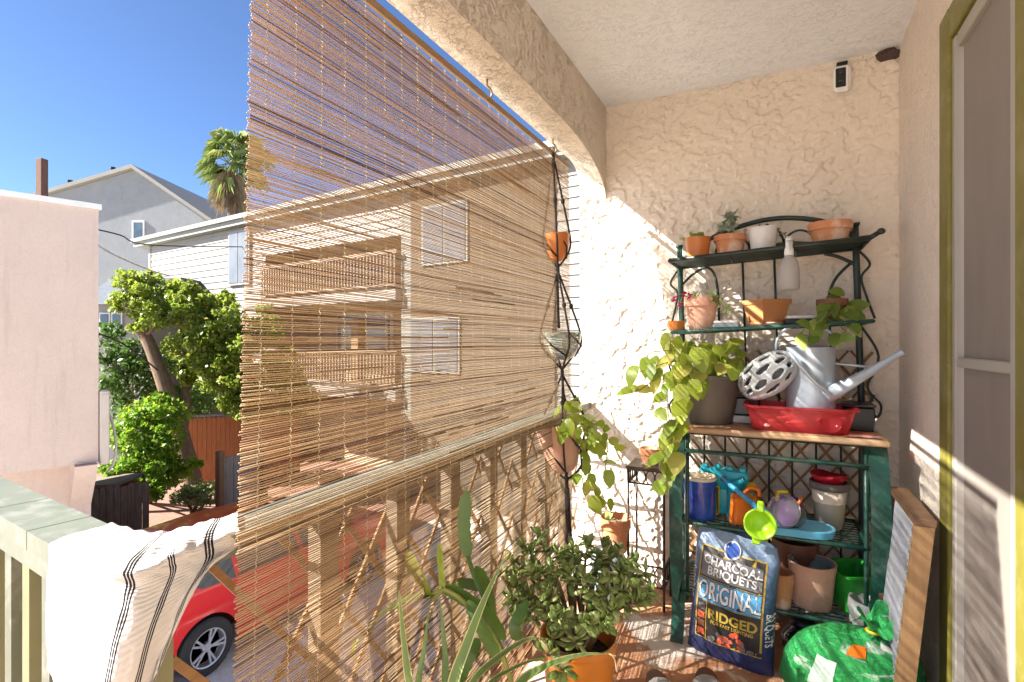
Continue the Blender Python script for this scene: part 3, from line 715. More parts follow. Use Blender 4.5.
def pothos(o, ctr, anchors, m='pothos', L=(.05, .085), vine=True, dens=1):
    """anchors: list of vines, each a list of points; leaves on petioles along it"""
    mb = MB(); vb = MB()
    for pts in anchors:
        ps = spline(pts, 6)
        vb.tube(ps, .0022, 5)
        for i in range(2, len(ps), max(1, int(3/dens))):
            p = ps[i]; d = (ps[min(i+1, len(ps)-1)]-ps[i-1]).normalized()
            out = (p-V(ctr)); out.z = 0; out = out.normalized() if out.length > .01 else rdir()
            q = p + (out*R.uniform(.0, .035)+rdir(.2)*.03)
            vb.tube([p, (p+q)/2+V((0, 0, .006)), q], .0013, 4)
            dr = (out*R.uniform(.1, .8)+V((0, -.35, 0))+rdir()*.5+V((0, 0, R.uniform(-1.1, -.1)))).normalized()
            ll = R.uniform(*L)
            leaf(mb, q, dr, (out*.6+V((-.1, -.8, .5))+rdir()*.45), ll, ll*R.uniform(.68, .85), HEART, .22, R.uniform(.1, .4), lobed=1)
    vb.build('vine', MT['vine'], o, True); return mb.build('foliage', MT[m], o, True)
c2t = c2+V((0, 0, .13))
P = lambda px, py, d: atd(px, py, d)
dh = 2.2
pothos(ph, c2, [[c2t, P(580, 418, dh), P(596, 430, dh), P(603, 452, dh)],
                [c2t, P(585, 425, dh-.03), P(588, 460, dh-.03), P(594, 490, dh), P(598, 505, dh)],
                [c2t, P(584, 432, dh-.05), P(582, 470, dh-.05), P(584, 492, dh-.05)],
                [c2t, P(563, 420, dh-.09), P(565, 440, dh-.12)],
                [c2t, P(592, 420, dh+.03), P(607, 440, dh), P(604, 475, dh)],
                [c2t, P(566, 412, dh), P(575, 405, dh), P(585, 412, dh)]], 'pothos', (.045, .075), dens=1.5)

# ------------------------------------------------------------------ baker's rack
YF, YH, YK = 2.2, 2.3, 2.52
def hut(x, y, z): return V((x-.03*(z-.87), y, z+.05*(x+.03))) if z > .87 else V((x, y, z))
rk = thing('plant_rack', (-.03, 2.36, 0), "green metal baker's rack with arched top against the stucco wall", 'rack')
XL, XRR = -.385, .30
for x in (XL, XRR):
    mb = MB(); mb.tube([hut(x, YK, z) for z in (.0, .3, .6, .86, .9, 1.2, 1.5, 1.655)], .0125, 10); 
    mb.box(hut(x, YK, 1.655), (.03, .03, .01)); mb.build('back_post', MT['green_metal'] if x < 0 else MT['dark_metal'], rk, True)
for x, s in ((-.362, -1), (.310, 1)):   # flat curved front legs
    mb = MB(); pts = [V((x, YF+.05, .84)), V((x, YF-.005, .78)), V((x+.004*s, YF-.03, .6)), V((x+.004*s, YF-.02, .35)), V((x, YF+.005, .15)), V((x, YF-.02, .03)), V((x, YF-.045, .004))]
    pts = spline(pts, 6)
    for a, b in zip(pts[:-1], pts[1:]): mb.bar(a, b+(b-a)*.05, .05 if s < 0 else .058, .007, (0, 1, 0))
    mb.build('front_leg', MT['green_metal'], rk)
    mb = MB(); mb.tube([V((x-.035*s, YF+.01, .83)), V((x-.035*s, YF, .5)), V((x-.035*s, YF+.005, .16))], .008, 8); mb.tube(spline([V((x-.035*s, YF+.006, .3)), V((x-.01*s, YF-.01, .22)), V((x, YF, .15))], 5), .006, 6)
    mb.build('inner_post', MT['green_metal'], rk, True)
    mb = MB()
    for z in (.19, .471, .76): mb.tube([V((x-.03*s, YF+.004, z)), V((x*1.0, YK, z))], .007, 8)
    mb.tube(spline([V((x, YF+.02, .78)), V((x, 2.34, .7)), V((x, 2.42, .6)), V((x, 2.36, .52)), V((x, 2.28, .58)), V((x, 2.3, .66))], 6), .005, 6)
    mb.build('side_scroll', MT['green_metal'], rk, True)
def wire_shelf(y0, y1, z, f, nx=11, m='green_metal', r=.0085):
    mb = MB(); xa, xb = (XL+.03, XRR-.02) if z < .87 else (XL-.008, XRR+.02)
    for y in (y0, y1): mb.tube([f(xa+(xb-xa)*k/4, y, z) for k in range(5)], r, 9)
    for x in (xa, xb): mb.tube([f(x, y0, z), f(x, y1, z)], r*.8, 8)
    for k in range(1, nx):
        y = y0+(y1-y0)*k/nx
        mb.tube([f(xa+(xb-xa)*q/4, y, z+.001) for q in range(5)], .0032, 6)
    for q in (.33, .67): x = xa+(xb-xa)*q; mb.tube([f(x, y0, z-.006), f(x, y1, z-.006)], .004, 6)
    return mb.build('wire_shelf', MT[m], rk, True)
flat = lambda x, y, z: V((x, y, z))
wire_shelf(YF, YK, .19, flat); wire_shelf(YF, YK, .471, flat)
wire_shelf(YH, YK+.015, 1.255, hut, 9); wire_shelf(YH-.0, YK+.015, 1.56, hut, 12, 'dark_metal', .010)
mb = MB(); mb.tube([V((XL+.03, YF, .76)), V((-.03, YF, .762)), V((XRR-.005, YF, .76))], .0085, 9); mb.build('front_rail', MT['green_metal'], rk, True)
mb = MB(); mb.tube([V((XL+.02, YF+.10, .815)), V((XRR-.01, YF+.10, .815))], .006, 8); mb.tube([V((XL, YK-.01, .80)), V((XRR, YK-.01, .80))], .006, 8); mb.build('cross_rod', MT['dark_metal'], rk, True)
# curled end of the front rail
mb = MB(); mb.tube([hut(XRR+.02, YH, 1.56), hut(XRR+.05, YH+.01, 1.578)], .009, 8); mb.ell(hut(XRR+.055, YH+.01, 1.58), (.014, .012, .012)); mb.build('finial', MT['dark_metal'], rk, True)
mb = MB()
for k in range(7): 
    x = XL+.085+k*.088
    mb.tube([V((x, YK, .15)), V((x, YK, .80))], .0042, 6)
mb.build('back_grid', MT['dark_metal'], rk, True)
mb = MB()
for x in (-.12, .005, .13, .2): mb.tube([hut(x, YK, .88), hut(x, YK, 1.25)], .0042, 6)
for x in (-.12, .005, ): mb.tube([hut(x, YK, 1.26), hut(x, YK, 1.55)], .005, 6)
mb.build('back_rods', MT['dark_metal'], rk, True)
mb = MB(); mb.box((-.028, 2.345, .847), (.735, .345, .022), bev=.005); mb.build('counter_board', MT['wood_counter'], rk)
mb = MB()
pts = [hut(XL, YK, 1.56), hut(XL+.04, YK, 1.615), hut(XL+.14, YK, 1.675), hut(-.10, YK, 1.715), hut(.03, YK, 1.722), hut(.16, YK, 1.695), hut(.25, YK, 1.65), hut(XRR, YK, 1.60)]
mb.tube(spline(pts, 6), .0105, 9); mb.build('arch', MT['dark_metal'], rk, True)
mb = MB()   # scrolls under the arch
def arc(cx, cz, rx, rz, a0, a1, rad=.0045, y=YK, n=14):
    mb.tube([hut(cx+rx*math.cos(a0+(a1-a0)*k/n), y, cz+rz*math.sin(a0+(a1-a0)*k/n)) for k in range(n+1)], rad, 6)
arc(-.16, 1.60, .07, .07, .1, PI*1.0); arc(-.025, 1.61, .068, .085, 0, PI); arc(.10, 1.59, .06, .07, .1, PI*.95)
mb.tube(spline([hut(-.09, YK, 1.60), hut(-.22, YK, 1.585), hut(-.3, YK, 1.60), hut(-.34, YK, 1.62)], 5), .007, 6)
mb.tube(spline([hut(-.1, YK, 1.60), hut(.06, YK, 1.61), hut(.2, YK, 1.585)], 5), .008, 6)
mb.build('arch_scroll', MT['dark_metal'], rk, True)
mb = MB()   # brackets bending down from the top shelf
mb.tube(spline([hut(XL, YK, 1.47), hut(-.33, YK, 1.52), hut(-.27, YK, 1.545), hut(-.235, YK, 1.50), hut(-.225, YK, 1.40), hut(-.225, YK, 1.27)], 6), .006, 7)
mb.tube(spline([hut(XRR, YK, 1.49), hut(.24, YK, 1.53), hut(.19, YK, 1.55)], 6), .0075, 7)
mb.tube(spline([hut(XRR-.02, YK, 1.50), hut(.225, YK, 1.44), hut(.20, YK, 1.36), hut(.215, YK, 1.28)], 6), .006, 7)
mb.build('shelf_bracket', MT['dark_metal'], rk, True)
for s, x in ((-1, XL), (1, XRR)):
    mb = MB()
    mb.tube(spline([hut(x+.01*s, YK+.01, 1.55), hut(x+.045*s, YK, 1.49), hut(x+.015*s, YK, 1.44), hut(x+.03*s, YK, 1.36), hut(x+.055*s, YK, 1.27)], 6), .0048, 6)
    mb.tube(spline([hut(x+.01*s, YK, 1.24), hut(x+.06*s, YK-.02, 1.12), hut(x+.02*s, YK-.02, 1.0), hut(x+.06*s, YK-.03, .93), hut(x+.045*s, YK-.05, .885), hut(x+.02*s, YK-.03, .92), hut(x+.04*s, YK-.03, .97)], 6), .0048, 6)
    mb.build('hutch_scroll', MT['dark_metal'], rk, True)

# ------------------------------------------------------------------ things on the top shelf
def shelfpt(px, y, z, c=0): p = onY(px, 300, y); return V((p.x, y, z+.05*(p.x+.03)+c))
ZS1, ZS2 = 1.569, 1.263
ORG = 'clay pots on the top shelf of the rack'
b = shelfpt(698, 2.40, ZS1); o = potted('succulent_pot', b, .054, .092, MT['orange_pot2'], 'smooth orange pot of green succulent at the left end of the top shelf', 'potted plant', 'straight')
mb = MB()
for k in range(16):
    a = R.uniform(0, 6.3); leaf(mb, b+V((math.cos(a)*.03-.012, math.sin(a)*.02, .082)), V((math.cos(a)*.7-.3, math.sin(a)*.7, R.uniform(.3, 1))), (0, 0, 1), R.uniform(.03, .05), .02, OVAL, .3, .1)
mb.build('foliage', MT['succ_green'], o, True)
b = shelfpt(730, 2.42, ZS1); o = potted('succulent_pot', b, .066, .088, MT['terra'], 'worn clay pot with a tall grey-green succulent on the top shelf', 'potted plant', 'rim')
mb = MB(); sb = MB()
for k in range(9):
    a = R.uniform(0, 6.3); tip = b+V((math.cos(a)*R.uniform(.005, .045)-.008, math.sin(a)*.03, R.uniform(.11, .205)))
    sb.tube(spline([b+V((0, 0, .07)), (b+tip)/2+V((math.cos(a)*.012, 0, .05)), tip], 4), .003, 5)
    for q in range(11):
        d = rdir(.25); leaf(mb, tip+V((0, 0, -.012)), d, (0, 0, 1), R.uniform(.026, .04), .024, OVAL, .25, .1)
sb.build('stem', MT['succ_gray'], o, True); mb.build('foliage', MT['succ_gray'], o, True)
b = shelfpt(763, 2.40, ZS1); o = potted('white_pot', b, .060, .097, MT['white_pot'], 'white pot with a low dark succulent and trailing sprig on the top shelf', 'potted plant', 'tall')
mb = MB()
for k in range(16): leaf(mb, b+V((R.uniform(-.025, .025), R.uniform(-.02, .02), .085)), rdir(.9), (0, 0, 1), R.uniform(.02, .036), .013, OVAL)
for k in range(12): leaf(mb, b+V((.05+k*.006, -.015, .08-.005*k)), rdir(.1), (0, 0, 1), .02, .01, OVAL)
mb.build('foliage', MT['succ_dark'], o, True)
mb = MB(); mb.tube(spline([b+V((.02, 0, .085)), b+V((.065, -.015, .075)), b+V((.12, -.02, .01))], 5), .0018, 5); mb.build('stem', MT['vine'], o, True)
b = shelfpt(830, 2.41, ZS1); o = potted('clay_bowl_pot', b, .079, .085, MT['terra'], 'wide clay pot with a wire ring at the right end of the top shelf', 'pot', 'azalea')
mb = MB(); mb.tube([b+V((-.015+.008*math.cos(a), .05, .092+.009*math.sin(a))) for a in [k*.6 for k in range(12)]], .0018, 5); mb.build('ring', MT['brass_dark'], o, True)
# spray bottle hanging on the shelf edge by its trigger
p = onY(789, 290, YH-.028); zt = onY(789, 236, YH-.03).z; hb = zt-p.z
o = thing('spray_bottle', p, 'clear spray bottle with white nozzle hanging from the top shelf', 'spray bottle')
mb = MB(); mb.lathe([(.032, 0), (.036, .008), (.036, hb*.25), (.0345, hb*.27), (.036, hb*.29), (.035, hb*.42), (.026, hb*.55), (.0135, hb*.64), (.0135, hb*.66), (.011, hb*.66), (.011, hb*.64), (.024, hb*.54), (.033, hb*.41), (.033, .02), (.02, .006), (0, .006)], p, 26); mb.build('bottle', MT['bottle'], o, True)
mb = MB(); mb.lathe([(.016, hb*.64), (.017, hb*.70), (.0155, hb*.76), (.012, hb*.80), (.0125, hb*.93), (.010, hb*.99), (0, hb)], p, 18)
mb.box(p+V((0, -.012, hb*.92)), (.018, .05, .016), bev=.004); mb.box(p+V((0, -.03, hb*.82)), (.009, .008, .035), Matrix.Rotation(.35, 3, 'X'), bev=.002); mb.build('nozzle', MT['white_plastic'], o, True)

# second shelf
b = shelfpt(701, 2.40, ZS2); o = potted('flower_pot', b, .07, .14, MT['terra_pale'], 'tall clay pot with spilling green plant and magenta flowers on the middle shelf', 'potted plant', 'rim')
mb = MB(); vb = MB()
for k in range(70):
    a = R.uniform(-.5, .9); rr = R.uniform(.02, .12); leaf(mb, b+V((rr*math.cos(a)+.01, -.02+rr*math.sin(a)*.5-.03, .145-rr*rr*4.5+R.uniform(-.02, .015))), rdir(.1), (0, 0, 1), R.uniform(.014, .028), .012, OVAL)
for k in range(8): leaf(mb, b+V((-.02, -.01, .13)), rdir(1.3), (0, 0, 1), .05, .014, LANCE)
mb.build('foliage', MT['succ_green'], o, True)
mb = MB()
for cxp, cyp in ((684, 295), (674, 299), (680, 304), (690, 296)):
    q = onY(cxp, cyp, 2.33)
    vb.tube(spline([b+V((-.03, -.02, .13)), (b+q)/2+V((-.03, 0, .09)), q], 4), .0015, 4)
    for k in range(9): leaf(mb, q, rdir(.2), (0, 0, 1), .018, .013, OVAL)
vb.build('stem', MT['vine'], o, True); mb.build('flowers', MT['flower'], o, True)
b = shelfpt(684, 2.36, ZS2); potted('small_pot', b+V((-.03, -.02, 0)), .036, .04, MT['orange_pot'], 'tiny ochre pot tucked beside the flower pot on the middle shelf', 'pot', 'straight')
def flatbox(name, px, y, z, d, m1, m2, label, cat, rotz=0):
    b = shelfpt(px, y, z); o = thing(name, b, label, cat); rm = Matrix.Rotation(rotz, 3, 'Z')
    mb = MB(); mb.box(b+V((0, 0, d[2]*.3)), (d[0], d[1], d[2]*.6), rm, bev=.003); mb.build('tray', m1, o)
    mb = MB(); mb.box(b+V((0, 0, d[2]*.8+.001)), (d[0]*.94, d[1]*.94, d[2]*.4), rm, bev=.003); mb.build('lid', m2, o)
flatbox('storage_box', 727, 2.38, ZS2, (.10, .13, .028), MT['bluegray'], MT['white_pot'], 'flat white-lidded box between clay pots on the middle shelf', 'box')
flatbox('storage_box', 800, 2.38, ZS2, (.115, .14, .03), MT['black_plastic'], MT['white_pot'], 'flat box with a dark tray right of the square planter', 'box', .1)
# square planter on saucer
b = shelfpt(766, 2.40, ZS2); o = thing('square_planter', b, 'square tan planter on a saucer on the middle shelf', 'planter')
def sq(mb, z0, z1, s0, s1, rot, cap0=True, cap1=False):
    vs = [b+rot @ V((sx*s, sy*s, z)) for s, z in ((s0, z0), (s1, z1)) for sx, sy in ((-1, -1), (1, -1), (1, 1), (-1, 1))]
    fs = [(k, (k+1) % 4, (k+1) % 4+4, k+4) for k in range(4)]
    if cap0: fs.append((3, 2, 1, 0))
    if cap1: fs.append((4, 5, 6, 7))
    mb.add(vs, fs, 0, .5)
rm = Matrix.Rotation(math.radians(38), 3, 'Z')
mb = MB(); sq(mb, .008, .088, .046, .062, rm); sq(mb, .088, .106, .066, .068, rm); sq(mb, .0881, .088, .062, .066, rm, False); sq(mb, .106, .1061, .068, .060, rm, False); sq(mb, .1061, .085, .060, .058, rm, False); mb.build('pot', MT['tan_pot'], o)
mb = MB(); sq(mb, .085, .0851, .0585, .0001, rm, False); mb.build('soil', MT['gravel_soil'], o)
mb = MB(); mb.lathe([(.05, 0), (.064, .012), (.061, .013), (.048, .006), (0, .006)], b+V((0, 0, .0005)), 26); mb.build('saucer', MT['terra'], o, True)
b2 = b
# pothos on the right
b = shelfpt(832, 2.41, ZS2); o = potted('pothos_pot', b, .055, .09, MT['brown_pot'], 'small pothos with yellow-green leaves at the right of the middle shelf', 'potted plant', 'rim')
t0 = b+V((0, 0, .085)); dd = 2.0
pothos(o, b, [[t0, P(835, 315, 2.05), P(842, 318, 2.02), P(850, 318, 2.0)], [t0, P(830, 302, 2.05), P(826, 310, 2.0), P(820, 318, 1.98)],
              [t0, P(840, 325, 2.0), P(846, 332, 1.95), P(838, 345, 1.92)], [t0, P(820, 325, 2.0), P(812, 333, 1.95), P(808, 342, 1.92)], [t0, P(842, 303, 2.05), P(848, 306, 2.02)]], 'pothos_dark', (.045, .068), dens=1.4)

# ------------------------------------------------------------------ counter
ZC = .859
# big gray pot with golden pothos
b = onY(707, 420, 2.36); b.z = ZC
o = potted('pothos_planter', b, .138, .20, MT['gray_pot'], 'large golden pothos in a dark gray pot on the rack counter', 'potted plant', 'tall')
t0 = b+V((0, 0, .18)); A = []
for px, py, d in ((640, 372, 2.12), (652, 352, 2.2), (636, 392, 2.12), (670, 340, 2.25), (690, 345, 2.2), (712, 345, 2.2), (735, 350, 2.2), (742, 365, 2.15), (700, 365, 2.08), (680, 372, 2.08), (725, 372, 2.1), (662, 380, 2.1), (705, 352, 2.05), (690, 375, 2.0)):
    q = atd(px, py, d); A.append([t0, (t0*.55+q*.45)+V((0, 0, .06)), q])
A += [[t0, P(672, 380, 2.1), P(668, 410, 2.07), P(672, 440, 2.05), P(660, 462, 2.05), P(668, 478, 2.04)],
      [t0, P(682, 385, 2.06), P(684, 405, 2.04), P(676, 425, 2.04), P(680, 445, 2.04), P(668, 455, 2.04)],
      [t0, P(690, 380, 2.0), P(688, 392, 1.99)]]
pothos(o, b, A, 'pothos', (.05, .095), dens=1.15)
# black tray and white box behind
b = onY(742, 418, 2.43); b.z = ZC; o = thing('black_tray', b, 'black tray standing on a white book behind the gray pot', 'tray')
mb = MB(); mb.box(b+V((0, 0, .016)), (.15, .12, .030), bev=.003); mb.build('book', MT['white_pot'], o)
mb = MB(); mb.box(b+V((0, 0, .070)), (.14, .11, .075), bev=.006); mb.box(b+V((0, 0, .112)), (.15, .12, .008), bev=.003); mb.build('tray', MT['black_plastic'], o)
b = onY(857, 424, 2.43); b.z = ZC; o = thing('black_box', b, 'small black box at the right end of the counter behind the red tub', 'box')
mb = MB(); mb.box(b+V((0, 0, .045)), (.10, .14, .09), bev=.005); mb.build('body', MT['black_plastic'], o)
mb = MB(); mb.box(b+V((0, 0, .096)), (.106, .146, .010), bev=.003); mb.build('lid', MT['black_plastic'], o)
# red translucent tub
pl = onY(752, 425, 2.20); pr = onY(850, 428, 2.20); cx = (pl.x+pr.x)/2; b = V((cx, 2.30, ZC))
o = thing('red_tub', b, 'low translucent red plastic tub at the front of the counter', 'tub')
def rrect(hx_, hy_, r, n=5):
    out = []
    for qx, qy, a0 in ((1, 1, 0), (-1, 1, PI/2), (-1, -1, PI), (1, -1, 1.5*PI)):
        for k in range(n+1): a = a0+PI/2*k/n; out.append((qx*(hx_-r)+r*math.cos(a), qy*(hy_-r)+r*math.sin(a)))
    return out
def rloft(mb, b, secs, rot=None, capb=True, capt=False):
    vs = []; fs = []; n = 0
    for hx_, hy_, r, z in secs:
        ring = rrect(hx_, hy_, r); n = len(ring)
        for x, y in ring: q = V((x, y, z)); vs.append(V(b)+(rot @ q if rot is not None else q))
    for i in range(len(secs)-1):
        for k in range(n): fs.append((i*n+k, i*n+(k+1) % n, (i+1)*n+(k+1) % n, (i+1)*n+k))
    if capb: fs.append(tuple(range(n))[::-1])
    if capt: fs.append(tuple((len(secs)-1)*n+k for k in range(n)))
    mb.add(vs, fs, 0, .5)
mb = MB(); rloft(mb, b, [(.158, .078, .03, .001), (.178, .096, .035, .078), (.178, .096, .035, .084), (.192, .108, .04, .088), (.192, .108, .04, .096), (.178, .095, .035, .096), (.174, .092, .033, .076), (.154, .074, .03, .005)], capt=True); mb.build('tub', MT['redtrans'], o, 'auto')
mb = MB(); mb.lathe([(.036, 0), (.037, .001), (.037, .003), (.033, .004), (.033, .002), (0, .002)], b+V((.10, -.0925, .046)), 26, Matrix.Rotation(PI/2-.2, 3, 'X')); mb.build('round_emblem', MT['redtrans'], o, True)
# cloth and packets lying in the tub
mb = MB()
for k in range(9):
    mb.box(b+V((R.uniform(-.12, .12), R.uniform(-.05, .05), .02+.006*k)), (R.uniform(.06, .1), R.uniform(.04, .07), .012), Matrix.Rotation(R.uniform(0, 3), 3, 'Z') @ Matrix.Rotation(R.uniform(-.5, .5), 3, 'X'), bev=.003)
tag(mb.build('packets', [mat('pale packets', (.75, .5, .47), (.8, .66, .62))], None, False, b), 'pale crumpled packets lying inside the red tub', 'packets')
# helmet resting on the tub
b = onY(768, 376, 2.29); o = thing('bike_helmet', b, 'white and grey vented bicycle helmet resting on the red tub', 'helmet')
rot = Matrix.Rotation(math.radians(-38), 3, 'Y') @ Matrix.Rotation(math.radians(62), 3, 'X')
mb = MB(); mb.ell(b, (.090, .060, .053), 24, 14, rot); mb.build('liner', MT['helmet_liner'], o, True)
def hp(a, e, k=1.0):  # a along the length, e across
    return b + rot @ V((.104*k*math.sin(a), .071*k*math.sin(e)*math.cos(a)**.75, .065*k*math.cos(e)*math.cos(a)**.75))
VENT = [(-.95, -.62, .26, .17), (-.35, -.60, .30, .19), (.35, -.62, .30, .19), (.95, -.60, .22, .16), (-.65, 0, .30, .15), (.05, 0, .34, .16), (.75, 0, .30, .15),
        (-.95, .62, .26, .17), (-.35, .60, .30, .19), (.35, .62, .30, .19), (.95, .60, .22, .16), (-.1, -1.12, .35, .12), (-.1, 1.12, .35, .12), (.62, 1.1, .26, .11), (.62, -1.1, .26, .11)]
mb = MB(); na, ne = 70, 64
vs = [hp(-1.50+3.0*i/na, -1.50+3.0*k/ne, 1.0+.035*math.cos((-1.50+3.0*k/ne)*9.5)) for i in range(na+1) for k in range(ne+1)]; fs = []
for i in range(na):
    for k in range(ne):
        a_ = -1.50+3.0*(i+.5)/na; e_ = -1.50+3.0*(k+.5)/ne
        if any(((a_-va)/(ra_*.84))**2+((e_-ve-.18*(a_-va))/(re_*.84))**2 < 1 for va, ve, ra_, re_ in VENT): continue
        q_ = i*(ne+1)+k; fs.append((q_, q_+1, q_+ne+2, q_+ne+1))
mb.add(vs, fs, 0, .5); hs = mb.build('shell', MT['helmet'], o, True); md = hs.modifiers.new('thick', 'SOLIDIFY'); md.thickness = .010; md.offset = -1
mb = MB(); mb.tube([b+rot @ V((.103*math.cos(t_), .070*math.sin(t_), -.002)) for t_ in [k*PI/14 for k in range(29)]], .010, 8, flat=1.2); mb.build('trim', MT['helmet_blue'], o, True)
mb = MB(); mb.tube(spline([b+rot @ V((.1, .0, -.02)), b+V((.10, -.02, -.03)), b+V((.13, -.03, -.055))], 5), .006, 6, flat=.4); mb.build('strap', MT['black_plastic'], o, True)
# watering can standing in the tub
yw = 2.33
bl = onY(800, 398, yw); br = onY(838, 398, yw); tl_ = onY(786, 347, yw); tr_ = onY(836, 346, yw)
c = V(((tl_.x+tr_.x)/2, yw, ZC+.012)); r1 = (tr_.x-tl_.x)/2; hz = tl_.z-c.z
o = thing('watering_can', c, 'pale blue metal watering can with long spout standing in the red tub', 'watering can')
mb = MB(); mb.lathe([(r1*1.0, 0), (r1*1.02, .006), (r1*1.0, .012), (r1*.985, hz-.006), (r1*1.02, hz), (r1*.97, hz), (r1*.95, .012), (0, .012)], c, 36); mb.lathe([(r1*.97, hz-.004), (r1*.6, hz+.006), (r1*.58, hz+.004)], c+V((0, .01, 0)), 30); mb.build('body', MT['can'], o, 'auto')
s0 = onY(832, 393, yw-.06); s1 = onY(866, 374, yw-.06); s2 = onY(899, 354, yw-.06)
mb = MB(); mb.tube([s0-(s1-s0)*.2, s0, s1, s2], [.03, .027, .017, .0105], 16); mb.tube([s2, s2+(s2-s1).normalized()*.012], [.0125, .0135], 14); mb.build('spout', MT['can'], o, 'auto')
mb = MB(); q = onY(836, 363, yw-.02); mb.tube([q-V((.02, 0, 0)), onY(869, 367, yw-.055)], .0048, 8); mb.build('brace', MT['can'], o, True)
mb = MB(); pts = [onY(x, y, yw-.005) for x, y in ((776, 350), (778, 338), (788, 328), (806, 324), (824, 328), (834, 337), (837, 349))]; mb.tube(spline(pts, 6), .0055, 8); mb.build('top_handle', MT['can'], o, True)
mb = MB(); pts = [onY(x, y, yw-.115) for x, y in ((789, 352), (800, 366), (815, 382), (833, 397))]; mb.tube(pts, .0125, 10, flat=.55); mb.build('back_handle', MT['can'], o, True)
# red mat on the counter corner
b = onY(862, 431, 2.235); b.z = ZC
mb = MB(); mb.grid(lambda u, v: b+V(((u-.5)*.11, (v-.5)*.08, .003+.005*abs(mnoise.noise(V((u*5, v*5, 1)))))), 12, 10)
one(mb, 'red_cloth', mat('red cloth', (.42, .10, .07), (.6, .42, .34), rough=.9, ns=30), 'crumpled red printed cloth on the right corner of the counter', 'cloth', b, smooth=True)

# ------------------------------------------------------------------ toys and pots on shelf A
ZA = .4755
def fl(px, y, z): p = onY(px, 400, y); return V((p.x, y, z))
b = fl(700, 2.29, ZA); o = thing('blue_tin', b, 'blue printed tin can with cream rim left on the upper toy shelf', 'tin can')
mb = MB(); mb.lathe([(.062, 0), (.063, .004), (.063, .158), (.0605, .158), (.0605, .15), (.058, .13), (0, .13)], b, 36); mb.build('body', MT['bluecan'], o, 'auto')
mb = MB(); mb.lathe([(.0635, .155), (.065, .160), (.065, .168), (.060, .170), (.058, .155), (0, .15)], b, 36); mb.build('rim', MT['cream'], o, True)
mb = MB()
for k in range(7): q = b+V((R.uniform(-.03, .03), R.uniform(-.03, .03), .15)); mb.tube([q, q+V((R.uniform(-.04, .04), .02, .02))], .003, 5)
mb.build('sticks', MT['wood_counter'], o)
b = fl(726, 2.39, ZA); o = thing('toy_bucket', b, 'turquoise and yellow toy beach tower behind the blue tin', 'toy')
mb = MB(); rloft(mb, b+V((-.01, .01, .0)), [(.05, .03, .01, 0), (.05, .03, .01, .10), (.095, .038, .012, .11), (.10, .04, .012, .165), (.09, .036, .012, .178), (.03, .02, .008, .185)], capt=True)
for k in range(4): mb.box(b+V((-.085+k*.05, .01, .185)), (.026, .05, .022), bev=.004)
mb.build('body', MT['turq'], o, 'auto')
mb = MB(); mb.lathe([(.028, 0), (.028, .135), (.02, .14), (0, .14)], b+V((.035, -.045, 0)), 20); mb.tube([b+V((.03, -.05, .13)), b+V((.075, -.06, .16))], .012, 10); mb.build('pump', MT['turq'], o, 'auto')
mb = MB(); mb.box(b+V((-.033, -.04, .06)), (.022, .03, .12), bev=.005); mb.ell(b+V((.10, -.02, .125)), (.022, .02, .02)); mb.ell(b+V((.092, .0, .06)), (.018, .02, .02)); mb.build('yellow_piece', MT['yellow'], o, True)
b = fl(744, 2.29, ZA); o = thing('toy_castle', b, 'orange plastic sand mould between turquoise toy and lime scoop', 'toy')
mb = MB(); rloft(mb, b, [(.052, .035, .012, 0), (.05, .034, .012, .02), (.042, .03, .012, .085), (.046, .033, .012, .092), (.046, .033, .012, .10), (.03, .02, .008, .108)], Matrix.Rotation(.35, 3, 'Z'), capt=True)
for s in (-1, 1): mb.tube([b+V((s*.042, -.01, 0)), b+V((s*.034, -.01, .11))], .013, 8)
mb.build('mould', MT['toyorange'], o, 'auto')
mb = MB(); mb.tube(spline([b+V((.0, .02, .11)), b+V((.02, .02, .135)), b+V((.05, .02, .13)), b+V((.055, .01, .105))], 5), .008, 8); mb.build('handle', MT['toyorange'], o, True)
o = thing('toy_shovel', onY(740, 492, 2.24), 'long blue toy shovel laid slanting over the orange mould', 'toy')
mb = MB(); a1, a2 = onY(722, 478, 2.32), onY(752, 503, 2.245); mb.tube([a1, (a1+a2)/2, a2], [.012, .0105, .010], 10); mb.build('handle', MT['toyblue'], o, True)
mb = MB(); a3, a4 = onY(757, 509, 2.235), onY(768, 520, 2.228); mb.bar(a2, a3, .02, .012, (0, 1, 0)); mb.bar(a3, a4, .055, .010, (0, 1, 0)); mb.build('blade', MT['toyblue'], o)
cc = onY(760, 524, 2.125); o = thing('toy_scoop', cc, 'lime green round toy sieve facing out at the shelf edge', 'toy')
ra = Matrix.Rotation(math.radians(72), 3, 'X') @ Matrix.Rotation(.0, 3, 'Z')
rz_ = .053
mb = MB(); mb.lathe([(.0, -.038), (.030, -.038), (.042, -.02), (rz_*.93, .0), (rz_+.003, .004), (rz_+.003, .010), (rz_*.92, .010), (.036, -.018), (.027, -.031), (0, -.031)], cc, 32, Matrix.Rotation(math.radians(82), 3, 'X')); mb.build('bowl', MT['lime'], o, True)
mb = MB(); mb.box(cc+V((.002, .0, .064)), (.024, .016, .040), bev=.004); mb.build('handle', MT['lime'], o); mb = MB(); mb.box(cc+V((-.012, -.002, -.062)), (.03, .014, .028), bev=.004); mb.build('handle', MT['lime'], o)
b = fl(787, 2.36, ZA); o = thing('toy_watering_pot', b, 'purple toy watering pot with a yellow hooked handle behind the clear cup', 'toy')
mb = MB(); mb.lathe([(.05, 0), (.055, .01), (.052, .085), (.044, .10), (.040, .10), (.045, .02), (0, .02)], b, 26); mb.build('body', MT['purple'], o, 'auto')
